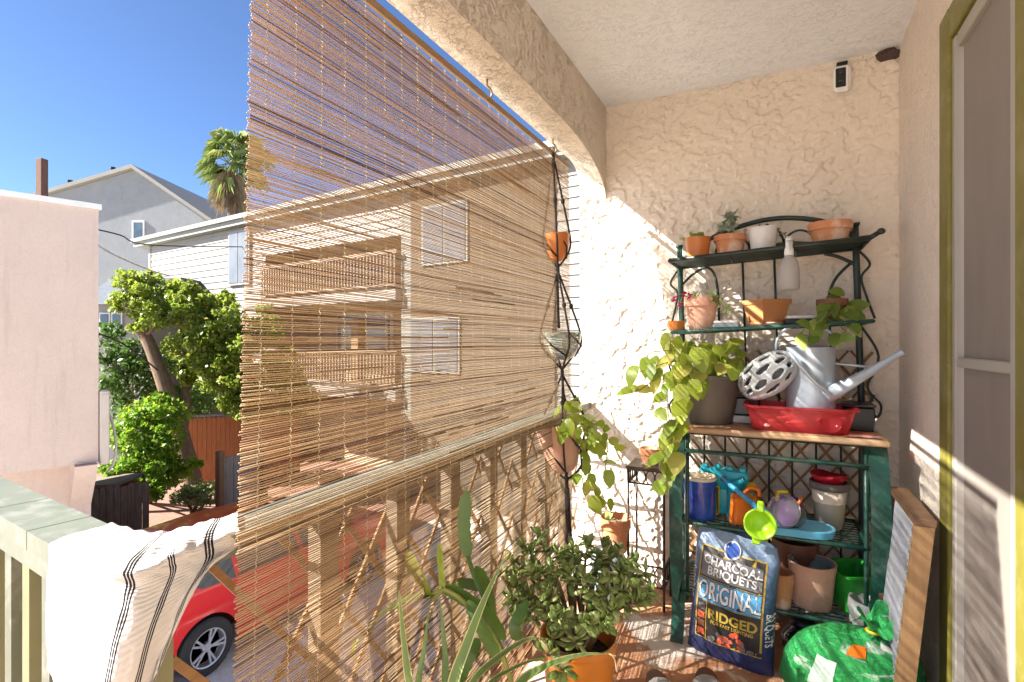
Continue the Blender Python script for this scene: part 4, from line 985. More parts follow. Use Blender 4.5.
mb = MB(); q = b+V((-.03, -.03, .08)); mb.tube(spline([q, q+V((-.004, 0, .035)), q+V((.006, 0, .048)), q+V((.035, 0, .05))], 5), .0075, 8); mb.build('handle', MT['yellow'], o, True)
mb = MB(); mb.tube([b+V((.03, -.04, .07)), b+V((.05, -.05, .12))], .006, 8); mb.build('spout', MT['toyorange'], o, True)
cc = onY(788, 513, 2.215); o = thing('clear_cup', cc, 'clear plastic deli cup lying on the light blue tray, mouth outward', 'cup')
rc = Matrix.Rotation(math.radians(-28), 3, 'Z') @ Matrix.Rotation(math.radians(66), 3, 'X')
mb = MB(); mb.lathe([(0, -.055), (.040, -.055), (.045, -.05), (.056, .03), (.060, .032), (.060, .037), (.055, .036), (.043, -.049), (0, -.051)], cc, 34, rc); 
for z in (-.03, -.01, .01): mb.lathe([(.0495+z*.12, z), (.052+z*.12, z+.003), (.0497+z*.12, z+.006)], cc, 34, rc)
mb.build('cup', MT['clear'], o, True)
b = fl(795, 2.255, ZA); o = thing('serving_tray', b, 'light blue oval plastic tray on the upper wire toy shelf', 'tray')
mb = MB(); rl = Matrix.Rotation(math.radians(4), 3, 'Z')
rloft(mb, b, [(.115, .058, .057, .001), (.128, .07, .068, .006), (.132, .074, .072, .032), (.126, .068, .066, .034), (.122, .064, .062, .031), (.1, .045, .043, .030)], rl, capt=True); mb.build('dish', MT['lidblue'], o, 'auto')
b = fl(829, 2.39, ZA); o = thing('cream_bucket', b, 'cream bucket with grey rim topped by a red foil pot', 'bucket')
mb = MB(); mb.lathe([(.044, 0), (.062, .155), (.060, .155), (.05, .03), (0, .03)], b, 34); mb.build('bucket', MT['cream_pot'], o, True)
mb = MB(); mb.lathe([(.0625, .148), (.068, .150), (.069, .178), (.061, .178), (.060, .15)], b, 34); mb.build('rim', MT['gray_pot'], o, True)
mb = MB(); mb.lathe([(.052, .165), (.058, .19), (.066, .205), (.062, .206), (.05, .175), (0, .172)], b, 34, wob=.05)
tag(mb.build('foil_pot', MT['redfoil'], None, True, b), 'shiny red foil pot cover pushed into the cream bucket', 'pot cover')

# ------------------------------------------------------------------ shelf B
ZL = .1945
b = fl(812, 2.31, ZL); potted('clay_pot', b, .083, .165, MT['terra_pale'], 'large pale clay pot with dark liner on the bottom shelf', 'pot', 'straight', fill=False)
mb = MB(); mb.lathe([(.054, .02), (.0725, .150), (.0742, .162), (.071, .163), (.052, .03), (0, .03)], b, 30); tag(mb.build('plastic_liner', MT['bluegray'], None, True, b), 'dark blue-grey plastic liner pot nested in the large pale clay pot', 'liner pot')
b = fl(795, 2.43, ZL); potted('brown_pot', b, .085, .20, MT['brown_pot'], 'dark brown pot behind the large clay pot on the bottom shelf', 'pot', 'rim', fill=False)
b = fl(781, 2.245, ZL); potted('clay_pot', b, .047, .13, MT['terra'], 'narrow chalky clay pot between charcoal bag and large clay pot', 'pot', 'tall', fill=False)
b = fl(853, 2.38, ZL); o = thing('green_trough', b, 'bright green plastic trough at the right of the bottom shelf', 'tub')
mb = MB(); rloft(mb, b, [(.07, .07, .02, .001), (.085, .085, .025, .13), (.09, .09, .025, .132), (.09, .09, .025, .14), (.08, .08, .022, .14), (.066, .066, .02, .006)], Matrix.Rotation(.5, 3, 'Z'), capt=True); mb.build('tub', MT['greentub'], o, 'auto')
b = fl(862, 2.25, ZL-.04); o = potted('gray_nursery_pot', b, .056, .118, MT['pale_gray'], 'dusty gray nursery pot leaning beside the green trough', 'pot', 'azalea', fill=False, rot=Matrix.Rotation(.12, 3, 'Y'))
# rear floor: dark jar under the rack
b = onZ(802, 652, 0); b.y = 2.27; b.x = onY(803, 600, 2.27).x; b.z = 0
o = thing('dark_jar', b, 'round dark glass jar on the floor under the rack', 'jar')
mb = MB(); mb.lathe([(.035, 0), (.06, .012), (.075, .05), (.07, .09), (.045, .118), (.04, .13), (.036, .13), (.036, .118), (0, .1)], b, 30); mb.build('body', MT['darkglass'], o, True)
mb = MB(); mb.lathe([(.044, .128), (.045, .142), (.03, .15), (0, .15)], b, 26); mb.build('lid', MT['black_plastic'], o, True)

# ------------------------------------------------------------------ charcoal bag
def text2d(body, size, bold=0.0, extr=0):
    cu = bpy.data.curves.new('txt', 'FONT'); cu.body = body; cu.size = size; cu.align_x = 'CENTER'; cu.align_y = 'CENTER'; cu.offset = bold; cu.resolution_u = 4
    ob = bpy.data.objects.new('txt', cu); COL.objects.link(ob)
    me = bpy.data.meshes.new_from_object(ob.evaluated_get(bpy.context.evaluated_depsgraph_get()))
    vs = [v.co.copy() for v in me.vertices]; fs = [tuple(p.vertices) for p in me.polygons]
    bpy.data.objects.remove(ob); bpy.data.curves.remove(cu); bpy.data.meshes.remove(me)
    return vs, fs
bl = V((-.325, 2.165, 0)); br = V((-.02, 2.085, 0)); BW = (br-bl).length; BH = .445
bx = (br-bl).normalized(); by = V((-bx.y, bx.x, 0))      # by points to the wall
bo = (bl+br)/2 + by*.02
lean = .11
def bagw(v): return BW/2*(1-.05*math.sin(PI*v)+.0*v)*(1-.10*max(0, v-.88)/.12)
def bagt(v): return .012+.058*math.sin(PI*min(1, .1+v*.86))**.7*(1 if v < .8 else 1-.35*(v-.8)/.2)
def bagP(x, v, front=True, off=0):
    w = bagw(v); t_ = bagt(v); q = min(1, abs(x)/w)
    dpt = t_*(1-q**3.2)**(1/2.2)
    wr = .007*mnoise.noise(V((x*16, v*7, 3)))+.0045*mnoise.noise(V((x*40, v*22, 8)))+.014*max(0, v-.75)*math.sin(x*70+v*9)
    sg = -1 if front else 1
    zz = v*BH - .012*(x/w)*v + .01*math.sin(PI*(x/w+1)/2)*(1 if v > .9 else 0)
    return bo + bx*(x+.010*v) + by*(sg*(dpt+off) + (wr if dpt > .004 else 0)*(1 if front else -1) + lean*v*.6) + V((0, 0, zz+.002))
o = thing('charcoal_bag', (bo.x, bo.y, 0), 'blue bag of charcoal briquets standing on the floor against the rack', 'charcoal bag')
mb = MB()
nu, nv = 44, 48
def fx(u): return math.sin((u-.5)*PI)
mb.grid(lambda u, v: bagP(fx(u)*bagw(v)*.9999, v, True), nu, nv, 0, .5)
mb.grid(lambda u, v: bagP(fx(1-u)*bagw(v)*.9999, v, False), nu, nv, 0, .5)
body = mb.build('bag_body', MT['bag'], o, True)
m_blk = mat('bag black print', (.022, .02, .02), (.04, .036, .034), rough=.4); m_gold = mat('bag gold print', (.50, .36, .05), (.42, .3, .04), rough=.4)
m_gray = mat('bag gray print', (.20, .20, .21), (.10, .10, .105), rough=.4, ns=18); m_lb = mat('bag pale blue print', (.09, .34, .62), (.12, .4, .68), rough=.4); m_wh = mat('bag white print', (.78, .78, .77), (.72, .72, .71), rough=.4)
m_red = mat('ember print', (.62, .07, .04), (.75, .2, .08), rough=.4, ns=60); m_navy = mat('badge blue', (.03, .1, .42), (.03, .09, .38), rough=.4); m_cyan = mat('bag green print', (.03, .16, .17), (.04, .2, .2), rough=.4)
def U(px): return (px-60)/370.0*BW-BW/2        # crop pixels of the bag front to bag metres
def Vv(py): return (590-py+ 0)/510.0
def patch(x0, x1, v0, v1, m, off, name, par, n=14):
    q = MB(); q.grid(lambda u, v: bagP(x0+(x1-x0)*u, v0+(v1-v0)*v, True, off), n, n, 0, .5); return q.build(name, m, par, True)
def wr(body_, cx, cv, size, m, off, name='lettering', bold=0.0, stretch=1.0, rot=0.0, sx=1.0):
    vs, fs = text2d(body_, size, bold); q = MB(); out = []
    for p in vs:
        x, y = p.x*sx, p.y*stretch
        x, y = x*math.cos(rot)-y*math.sin(rot), x*math.sin(rot)+y*math.cos(rot)
        out.append(bagP(cx+x, cv+y/BH, True, off))
    q.add(out, fs, 0, .5); return q.build(name, m, body)
x0, x1 = -.112, .118
patch(x0-.006, x1+.006, .135, .882, m_gold, .0016, 'gold_border', body)
patch(x0, x1, .145, .872, m_blk, .0028, 'label_panel', body)
patch(x0+.004, x1-.004, .650, .828, m_gray, .0040, 'label_panel', body)
patch(x0+.002, x1-.002, .46, .625, m_lb, .0040, 'label_panel', body)
patch(x0+.038, x0+.041, .15, .45, m_gold, .0040, 'gold_line', body, 6)
patch(x0, x1, .632, .637, m_gold, .0040, 'gold_line', body, 8); patch(x0, x1, .452, .456, m_gold, .0040, 'gold_line', body, 8)
wr('CHARCOAL', .006, .778, .040, m_wh, .0056, bold=.0008, stretch=1.0, sx=1.0)
wr('BRIQUETS', .008, .700, .040, m_wh, .0056, bold=.0008, sx=1.0)
wr('ORIGINAL', .004, .540, .060, m_blk, .0052, bold=.0028, stretch=1.40, sx=.82)
wr('ORIGINAL', .004, .543, .060, m_wh, .0066, bold=.0012, stretch=1.36, sx=.82)
wr('RIDGED', .022, .365, .048, m_gold, .0056, bold=.0014, sx=1.02)
wr('FOR FAST LIGHTING', .022, .305, .0165, m_gold, .0056, bold=.0004)
q = MB(); n = 26
for i in range(n):   # ember heap
    a = R.uniform(-1, 1); hh_ = (1-abs(a))*.14+.01
    vv = .155+R.random()*hh_; xx = .02+a*.075; s_ = .011
    pts = [bagP(xx+s_*R.uniform(.6, 1.2)*math.cos(t), vv+s_*R.uniform(.6, 1.2)*math.sin(t)/BH, True, .0044+i*.00005) for t in [k*PI/3 for k in range(6)]]
    q.add(pts, [tuple(range(6))], 0 if a*a < .3 and R.random() < .75 else 1, .5)
q.build('ember_picture', [m_red, m_gray], body)
for k in range(4):
    v0 = .17+k*.07; patch(x0+.006, x0+.034, v0, v0+.052, [m_red, mat('brown print', (.16, .05, .04)), m_red, m_gray][k] if k != 1 else m_cyan and MT['brown_pot'], .0044, 'picture', body, 5)
q = MB(); q2 = MB()
cxb, cvb = .0, .892
q.add([bagP(cxb+.030*math.cos(t), cvb+.026*math.sin(t)/BH, True, .0062) for t in [k*PI/16 for k in range(32)]], [tuple(range(32))], 0, .5); q.build('badge_ring', m_wh, body)
q2.add([bagP(cxb+.026*math.cos(t), cvb+.0225*math.sin(t)/BH, True, .0074) for t in [k*PI/16 for k in range(32)]], [tuple(range(32))], 0, .5); q2.build('badge', m_navy, body)
wr('Kroger', cxb, cvb, .017, m_wh, .0088, bold=.0003)
wr('BRIQUETS', -.141, .55, .026, m_wh, .002, rot=PI/2, bold=.0006); wr('BRIQUETS', .141, .36, .026, m_wh, .002, rot=-PI/2, bold=.0006)

# ------------------------------------------------------------------ green tied bag
gc = onY(852, 660, 2.03); gc.z = 0
o = thing('green_bag', gc, 'shiny green plastic bag tied at the neck, slumped on the floor before the rack', 'plastic bag')
mb = MB()
def gb(u, v):
    a = u*2*PI; prof = [(.02, 0), (.78, .0), (1.0, .22), (1.0, .5), (.86, .78), (.55, .94), (.16, 1.0), (.10, 1.07)]
    f = v*(len(prof)-1); i = min(int(f), len(prof)-2); tt = f-i
    r_ = prof[i][0]*(1-tt)+prof[i+1][0]*tt; z = prof[i][1]*(1-tt)+prof[i+1][1]*tt
    p = V((r_*.205*math.cos(a), r_*.155*math.sin(a), z*.25))
    nn = .10*mnoise.noise(V((math.cos(a)*1.6, math.sin(a)*1.6, v*3)))+.05*mnoise.noise(V((math.cos(a)*4, math.sin(a)*4, v*8)))+(.09*math.sin(a*11+v*3)*max(0, v-.55))
    p.x *= 1+nn; p.y *= 1+nn; p.x += .055*v*v*v; p.z += -.035*math.cos(a)*(1-v)*0 + .01*nn
    return gc+p
mb.grid(gb, 80, 40, 0, .5); gbody = mb.build('bag_body', MT['greenbag'], o, True)
nk = gc+V((.06, 0, .268))
mb = MB()
def nf(u, v):
    a = u*2*PI; r_ = .018+.055*v**1.3*(1+.35*math.sin(a*5+1))
    return nk+V((.02*v+r_*math.cos(a)*1.0, r_*.7*math.sin(a), .006+.075*v-.04*v*v*(1+math.sin(a*3))))
mb.grid(nf, 60, 10, 0, .5); mb.build('neck', MT['greenbag'], o, True)
mb = MB(); mb.tube([nk+V((.021*math.cos(t), .017*math.sin(t), .0)) for t in [k*.5 for k in range(14)]], .005, 6); mb.build('tie', MT['yellow'], o, True)
def gpatch(u0, u1, v0, v1, m, name):
    q = MB(); q.grid(lambda u, v: gc+(gb(u0+(u1-u0)*u, v0+(v1-v0)*v)-gc)*1.012+V((0, 0, .001)), 10, 8, 0, .5); return q.build(name, m, gbody, True)
gpatch(.70, .76, .66, .76, MT['toyorange'], 'orange_print'); gpatch(.80, .86, .40, .46, MT['white_pot'], 'white_print'); gpatch(.63, .69, .40, .58, mat('white film print', (.55, .72, .58)), 'white_print'); gpatch(.86, .885, .26, .33, MT['white_pot'], 'round_mark')
mb = MB(); mb.grid(lambda u, v: nk+V((.01+.09*u, -.05-.012*math.sin(u*3), -.005-.045*u-.034*v+.008*math.sin(v*6))), 10, 6, 0, .5); mb.build('paper_tag', MT['white_pot'], o, True)

# ------------------------------------------------------------------ framed panel leaning on the door wall
o = thing('framed_panel', (.37, 2.05, 0), 'orange wooden frame with grey pleated panel leaning against the side wall', 'framed panel')
ya, yb = 1.83, 2.20
def fp(x, y, z): return V((x+.306+(z/.7)*.068, y, z))     # leaning towards the wall
def fbox(mb, x0, x1, y0, y1, z0, z1):
    vs = [fp(x, y, z) for z in (z0, z1) for y in (y0, y1) for x in (x0, x1)]
    mb.add(vs, [(0, 2, 3, 1), (4, 5, 7, 6), (0, 1, 5, 4), (2, 6, 7, 3), (0, 4, 6, 2), (1, 3, 7, 5)], 0, .5)
mb = MB(); fbox(mb, -.030, .016, ya, ya+.022, 0, .68); mb.build('stile', MT['wood_orange'], o)
mb = MB(); fbox(mb, -.030, .016, yb-.022, yb, 0, .68); mb.build('stile', MT['wood_dark'], o)
mb = MB(); fbox(mb, -.031, .018, ya-.001, yb+.001, .681, .70); mb.build('top_rail', MT['wood_dark'], o)
mb = MB(); fbox(mb, -.029, .015, ya+.0225, yb-.0225, .0, .03); mb.build('bottom_rail', MT['wood_orange'], o)
mb = MB(); k = 0; n = 26
vs = []
for i in range(n*2+1):
    y = ya+.024+(yb-ya-.048)*i/(2*n); xx = -.018 if i % 2 else .0
    vs += [fp(xx, y, .032), fp(xx, y, .679)]
mb.add(vs, [(2*i, 2*i+2, 2*i+3, 2*i+1) for i in range(n*2)], 0, .5); mb.build('pleated_sheet', MT['pleat'], o)
mb = MB()
for i in range(30): mb.ell(fp(-.026, ya+.036, .05+i*.021), (.005, .007, .008), 8, 4)
mb.build('zigzag_trim', MT['bluegray'], o, True)

# ------------------------------------------------------------------ wall items
b = onY(842, 79, YB-.018); o = thing('security_camera', b, 'small white wall camera with black face high on the end wall', 'camera')
mb = MB(); mb.box(b, (.062, .035, .108), bev=.012); mb.build('shell', MT['white_plastic'], o)
mb = MB(); mb.box(b+V((-.006, -.018, 0)), (.037, .006, .080), bev=.003); fp_ = mb.build('face', MT['black_plastic'], o)
mb = MB(); mb.lathe([(.010, 0), (.010, .004), (.007, .005), (0, .005)], b+V((-.006, -.021, .02)), 20, Matrix.Rotation(PI/2, 3, 'X')); mb.lathe([(.0075, 0), (.0075, .004), (0, .005)], b+V((-.006, -.021, -.018)), 18, Matrix.Rotation(PI/2, 3, 'X')); mb.build('lens', MT['darkglass'], fp_, True)
mb = MB(); mb.box(b+V((0, .0, .064)), (.04, .02, .012), bev=.002); mb.build('bracket', MT['black_plastic'], o)
b = onY(888, 51, YB-.008); b.z -= .012
mb = MB(); vs = [b+V((0, -.016, 0))]; n = 18
for k in range(n):
    a = 2*PI*k/n; rr = .040*(1+.35*mnoise.noise(V((math.cos(a)*1.7, math.sin(a)*1.7, 4)))); vs.append(b+V((rr*math.cos(a)*1.15, .006, rr*math.sin(a)*.72)))
for k in range(n): q = vs[1+k]; vs.append(b+(q-b)*.7+V((0, -.016, 0)))
mb.add(vs, [(1+k, 1+(k+1) % n, 1+n+(k+1) % n, 1+n+k) for k in range(n)]+[(0, 1+n+k, 1+n+(k+1) % n) for k in range(n)])
one(mb, 'mastic_patch', MT['rustpatch'], 'dark brown lump of mastic in the ceiling corner of the end wall', 'patch', b)

# ------------------------------------------------------------------ iron plant stand with small pot, lower pot on tub
sx0, sx1, sy0, sy1, sz = -.612, -.452, 2.38, 2.54, .625
o = thing('plant_stand', ((sx0+sx1)/2, (sy0+sy1)/2, 0), 'narrow black iron plant stand with scroll apron in the corner', 'plant stand')
for x in (sx0, sx1):
    for y in (sy0, sy1):
        mb = MB(); mb.tube([V((x, y, 0)), V((x, y, sz))], .0055, 8); mb.build('leg', MT['black_metal'], o, True)
mb = MB(); mb.box(((sx0+sx1)/2, (sy0+sy1)/2, sz), (sx1-sx0+.02, sy1-sy0+.02, .012), bev=.003); mb.build('top', MT['brass_dark'], o)
for (x, y, dx, dy) in ((sx0, sy0, 1, 0), (sx0, sy0, 0, 1), (sx1, sy0, 0, 1)):
    L = (sx1-sx0) if dx else (sy1-sy0)
    for nm, zs, zc_, rx_, rz_2, st in (('top_apron', (sz-.07, sz-.008), sz-.039, .019, .031, .5236), ('foot_apron', (.19, .10), .145, .0205, .045, .5236)):
        mb = MB()
        for z in zs: mb.tube([V((x, y, z)), V((x+dx*L, y+dy*L, z))], .0042, 6)
        for k in range(4):
            cx_, cy_ = x+dx*L*(k+.5)/4, y+dy*L*(k+.5)/4
            mb.tube([V((cx_+dx*rx_*math.cos(t), cy_+dy*rx_*math.cos(t), zc_+rz_2*math.sin(t))) for t in [q*st for q in range(13)]], .003, 5)
        mb.build(nm, MT['black_metal'], o, True)
b = V((-.525, 2.45, sz+.007)); o = potted('clay_pot', b, .052, .075, MT['terra'], 'small stained clay pot on top of the iron plant stand', 'pot', 'azalea', 'gravel_soil')
b = V((-.672, 2.37, 0)); b.x = onY(608, 560, 2.37).x
o = thing('gray_tub', b, 'upturned blue-grey plastic tub on the floor beneath a clay pot', 'tub')
mb = MB(); mb.lathe([(.085, 0), (.088, .005), (.078, .2), (.07, .232), (0, .234)], b, 30); mb.build('tub', MT['bluegray'], o, True)
b = b+V((.012, 0, .2355)); b.x = onY(615, 540, 2.37).x; o = potted('clay_pot', b, .072, .155, MT['terra'], 'clay pot of gritty soil standing on the upturned grey tub', 'pot', 'rim', 'gravel_soil')
mb = MB()
for k in range(6): leaf(mb, b+V((-.03, -.02, .135)), rdir(.8), (0, 0, 1), .045, .02, OVAL)
mb.build('foliage', MT['succ_green'], o, True)

# ------------------------------------------------------------------ jade plant
b = V((-.545, 1.525, 0)); JR, JH = .118, .305
o = potted('jade_plant', b, JR, JH, MT['orange_pot'], 'bushy jade plant in a bright orange plastic pot on the floor', 'potted plant', 'tall')
mb = MB(); sb = MB(); t0 = b+V((0, 0, JH*.8))
tips = []
for jn, (px, py, d) in enumerate(((512, 560, 1.72), (525, 545, 1.74), (540, 536, 1.76), (555, 534, 1.78), (572, 548, 1.75), (588, 540, 1.72), (600, 555, 1.66), (618, 545, 1.7), (632, 560, 1.62), (645, 572, 1.62), (650, 590, 1.58),
                  (630, 585, 1.54), (612, 575, 1.52), (598, 592, 1.5), (615, 605, 1.5), (635, 610, 1.52), (585, 575, 1.56), (568, 572, 1.6), (550, 565, 1.62), (532, 570, 1.62), (518, 585, 1.62), (506, 575, 1.68), (530, 600, 1.6), (512, 600, 1.64),
                  (548, 592, 1.55), (560, 612, 1.5), (640, 600, 1.55), (575, 600, 1.5), (625, 570, 1.6), (605, 545, 1.74), (545, 610, 1.56), (588, 622, 1.46), (575, 552, 1.68), (560, 555, 1.7), (522, 615, 1.62), (606, 620, 1.5))):
    if jn % 12 == 3: continue
    q = atd(px, py, d); tips.append(q)
    m_ = t0*.45+q*.55+V((0, 0, .03)); st = t0+V((R.uniform(-.03, .03), R.uniform(-.03, .03), 0))
    sb.tube(spline([st, m_, q], 5), [.008-.0005*i for i in range(11)], 6)
    for lev in range(5):
        f = 1-lev*.13; c = m_*(1-f)+q*f if f > .2 else q
        ax = (q-m_).normalized()
        for k in range(5):
            d_ = (rdir(.0)*.9+ax*.45).normalized(); L = R.uniform(.026, .042)
            dd_, uu, ss = frame(d_, ax)
            rot_ = Matrix((dd_, ss, uu)).transposed()
            mb.ell(c+d_*L*.62, (L*.55, L*.33, L*.10), 7, 4, rot_)
for q in ((548, 655, 1.3), (560, 668, 1.28), (575, 640, 1.38), (553, 640, 1.4)):
    c = atd(*q)
    for k in range(13):
        d_ = rdir(.2); dd_, uu, ss = frame(d_, V((0, 0, 1))); L = R.uniform(.026, .04); mb.ell(c+d_*L*.8, (L*.55, L*.34, L*.1), 7, 4, Matrix((dd_, ss, uu)).transposed())
    sb.tube([t0, c], .004, 5)
sb.build('stem', MT['jade_stem'], o, True); mb.build('foliage', MT['jade'], o, True)

# ------------------------------------------------------------------ orchid cactus
b = atd(534, 682, 1.28); b.z = 0; b = V((b.x, b.y, 0))
o = potted('orchid_cactus', b, .095, .27, MT['brown_pot'], 'orchid cactus with flat notched blades in a brown pot', 'potted plant', 'tall')
mb = MB()
t0 = b+V((-.01, 0, .21))
bl_ = lambda *pts: [atd(*q) for q in pts]
full = lambda t: (.25+.75*min(1, t*6))*(1-max(0, t-.75)**1.5*7.2)
upc = -FW
strap(mb, bl_((468, 558, 1.36), (464, 525, 1.37), (467, 490, 1.38)), .034, full, .06, 0, None, upc, serr=.18)
strap(mb, [t0]+bl_((492, 620, 1.31), (474, 575, 1.34), (468, 556, 1.36)), .012, lambda t: 1, .1, 0, None, upc)
strap(mb, bl_((476, 566, 1.36), (487, 590, 1.38), (492, 632, 1.38)), .030, full, .06, 0, None, upc, serr=.15)
strap(mb, bl_((505, 640, 1.3), (484, 612, 1.29), (452, 590, 1.28), (446, 586, 1.27)), .036, full, .08, 0, None, upc, serr=.12)
strap(mb, bl_((436, 594, 1.27), (408, 600, 1.26), (385, 612, 1.25), (366, 632, 1.25)), .036, full, .08, 0, None, (0, 0, 1), serr=.14)
strap(mb, bl_((486, 588, 1.4), (462, 583, 1.4), (440, 590, 1.42)), .03, full, .06, 0, None, upc, serr=.12)
strap(mb, bl_((480, 640, 1.25), (470, 655, 1.22), (455, 690, 1.2)), .03, full, .06, 0, None, upc, serr=.12)
strap(mb, bl_((520, 640, 1.3), (515, 625, 1.3), (528, 600, 1.34)), .032, full, .06, 0, None, upc, serr=.12)
strap(mb, bl_((500, 662, 1.22), (480, 625, 1.22), (468, 600, 1.24)), .03, full, .06, 0, None, upc, serr=.12)
mb.build('blade', MT['cactus'], o, True)
mb = MB()
strap(mb, bl_((429, 598, 1.27), (418, 575, 1.26), (407, 550, 1.26)), .026, full, .1, 0, None, upc, serr=.06)
mb.build('young_blade', MT['cactus_y'], o, True); mb = MB()
strap(mb, bl_((443, 592, 1.27), (441, 568, 1.28), (439, 543, 1.28)), .016, full, .1, 0, None, upc, serr=.12)
mb.build('young_blade', MT['cactus_y'], o, True); mb = MB()
strap(mb, bl_((354, 660, 1.25), (353, 648, 1.25), (358, 637, 1.26)), .012, full, .1, 0, None, upc, serr=.2)
mb.build('young_blade', MT['cactus_y'], o, True)
mb = MB(); mb.tube(spline([t0]+bl_((500, 650, 1.26), (470, 608, 1.27), (446, 590, 1.27), (432, 594, 1.27)), 5), .006, 7); mb.tube(spline(bl_((432, 600, 1.27), (440, 592, 1.27), (446, 588, 1.27)), 4), .006, 6)
mb.tube(spline(bl_((366, 632, 1.25), (358, 640, 1.25), (354, 658, 1.25)), 4), .0025, 5); mb.build('stem', MT['vine'], o, True)

# ------------------------------------------------------------------ variegated agave in front
b = V((-.60, .93, 0)); o = potted('agave_plant', b, .11, .24, MT['terra'], 'variegated strap-leaved plant in the foreground below the blind', 'potted plant', 'rim')
mb = MB(); t0 = b+V((0, 0, .21))
for pts, w, ed in ((bl_((412, 690, 1.08), (404, 640, 1.1), (399, 590, 1.12)), .020, 1), (bl_((419, 690, 1.1), (424, 650, 1.12), (430, 604, 1.15)), .015, 0), (bl_((446, 690, 1.1), (445, 650, 1.12), (440, 600, 1.14)), .019, 0),
                   (bl_((452, 690, 1.05), (468, 640, 1.08), (484, 600, 1.12), (503, 560, 1.16)), .024, 1), (bl_((470, 690, 1.0), (496, 660, 1.04), (528, 640, 1.08), (545, 642, 1.1), (552, 655, 1.11)), .018, 1),
                   (bl_((515, 690, 1.0), (545, 668, 1.03), (580, 656, 1.07), (609, 654, 1.1)), .026, 1), (bl_((485, 690, 1.02), (515, 668, 1.05), (540, 660, 1.08), (556, 664, 1.1)), .013, 1)):
    base = t0+V((R.uniform(-.03, .03), R.uniform(-.02, .02), 0)); 
    strap(mb, [base, (base*.4+pts[0]*.6)]+pts, w, lambda t: (.8+.2*min(1, t*3))*(1-.95*max(0, t-.35)**1.7*2.0), .18, 0, 1 if ed else None, upc if pts[-1].z > .55 else (0, 0, 1))
mb.build('strap_leaf', [MT['agave'], MT['agave_edge']], o, True)
mb = MB(); e = atd(609, 654, 1.1); mb.tube(spline([e, atd(614, 658, 1.1), atd(617, 672, 1.1)], 4), .0016, 5); mb.tube([e, atd(616, 656, 1.1)], .0014, 5); e = atd(552, 655, 1.11); mb.tube([e, atd(555, 668, 1.11)], .0018, 5); mb.build('dry_tip', MT['dry'], o, True)

# ------------------------------------------------------------------ sandals
def sandal(px, py, rz, label):
    c = onZ(px, py, 0.012); o = thing('sandal', c, label, 'sandal', 'pair of sandals on the floor'); rm = Matrix.Rotation(rz, 3, 'Z')
    n = 26; out = []
    for k in range(n):
        a = 2*PI*k/n; x = math.cos(a)*.125; y = math.sin(a)*(.042+.006*math.cos(a)); out.append(V((x, y, 0)))
    mb = MB(); vs = [c+rm @ p+V((0, 0, -.012)) for p in out]+[c+rm @ (p*1.0)+V((0, 0, .008)) for p in out]+[c+rm @ (p*.93)+V((0, 0, .012)) for p in out]
    mb.add(vs, [(k, (k+1) % n, (k+1) % n+n, k+n) for k in range(n)]+[(k+n, (k+1) % n+n, (k+1) % n+2*n, k+2*n) for k in range(n)]+[tuple(range(n))[::-1], tuple(range(2*n, 3*n))], 0, .5)
    mb.build('sole', MT['sandal'], o)
    mb = MB()
    mb.grid(lambda u, v: c+rm @ V((.03-.075*v-.01*math.cos(u*PI*2), math.cos(u*PI)*.050, .008+.024*math.sin(u*PI)+.004*mnoise.noise(V((u*9, v*9, 2))))), 16, 8, 0, .5); mb.build('strap', MT['silver'], o, True)
sandal(662, 694, 2.0, 'brown sandal with silver strap, left one at the bottom edge'); sandal(708, 691, 1.75, 'brown sandal with silver strap, right one near the charcoal bag')

# ------------------------------------------------------------------ towel over the railing corner
CT = [  # columns along the rail, rows over and down
    [(-1.02, .492, ZR+.005), (-.985, .402, ZR+.007), (-.972, .385, .80), (-.965, .38, .745), (-.965, .378, .722)],
    [(-.965, .488, ZR+.007), (-.93, .397, ZR+.009), (-.915, .375, .79), (-.908, .37, .73), (-.905, .368, .712)],
    [(-.91, .486, ZR+.010), (-.86, .392, ZR+.012), (-.84, .368, .78), (-.845, .362, .69), (-.85, .36, .655)],
    [(-.886, .505, ZR+.007), (-.79, .405, ZR+.014), (-.765, .370, .79), (-.775, .355, .65), (-.785, .35, .55)],
    [(-.878, .54, ZR+.007), (-.783, .45, ZR+.012), (-.755, .405, .80), (-.757, .378, .68), (-.765, .365, .56)],
    [(-.872, .575, ZR+.007), (-.788, .50, ZR+.010), (-.760, .45, .82), (-.757, .41, .72), (-.765, .385, .62)],
    [(-.868, .62, ZR+.007), (-.80, .572, ZR+.009), (-.768, .505, .862), (-.765, .452, .80), (-.77, .412, .715)]]
for ci, col_ in enumerate(CT):
    ix, iy, iz = col_[1]; col_[1] = (ix, iy, ZR+.006)
    col_.insert(2, (ix+(.0 if ci < 3 else .010), iy-(.009 if ci < 3 else .006), ZR-.018))
def cr(p0, p1, p2, p3, t): return .5*((2*p1)+(p2-p0)*t+(2*p0-5*p1+4*p2-p3)*t*t+(3*p1-p0-3*p2+p3)*t**3)
def cat(arr, u):
    n = len(arr)-1; f = u*n; i = min(int(f), n-1); t = f-i
    g_ = lambda k: arr[max(0, min(n, k))]
    return cr(g_(i-1), g_(i), g_(i+1), g_(i+2), t)
def towel(u, v):
    p = cat([cat([V(q) for q in col], v) for col in CT], u)
    hang = max(0, v-.4)
    p += V((.6, -.8, 0))*(.020*hang*math.sin(u*19+v*4)+.010*hang*math.sin(u*33+v*6)+.006*hang*mnoise.noise(V((u*9, v*5, 4)))) + V((.002, -.002, .002))*mnoise.noise(V((u*20, v*20, 0)))
    if v < .3: p.z += .007*abs(math.sin(u*9+v*5))**2*min(1, v*6)+.003*mnoise.noise(V((u*14, v*10, 6)))
    return p
mb = MB(); mb.grid(towel, 90, 70, 0, .5, uv=True)
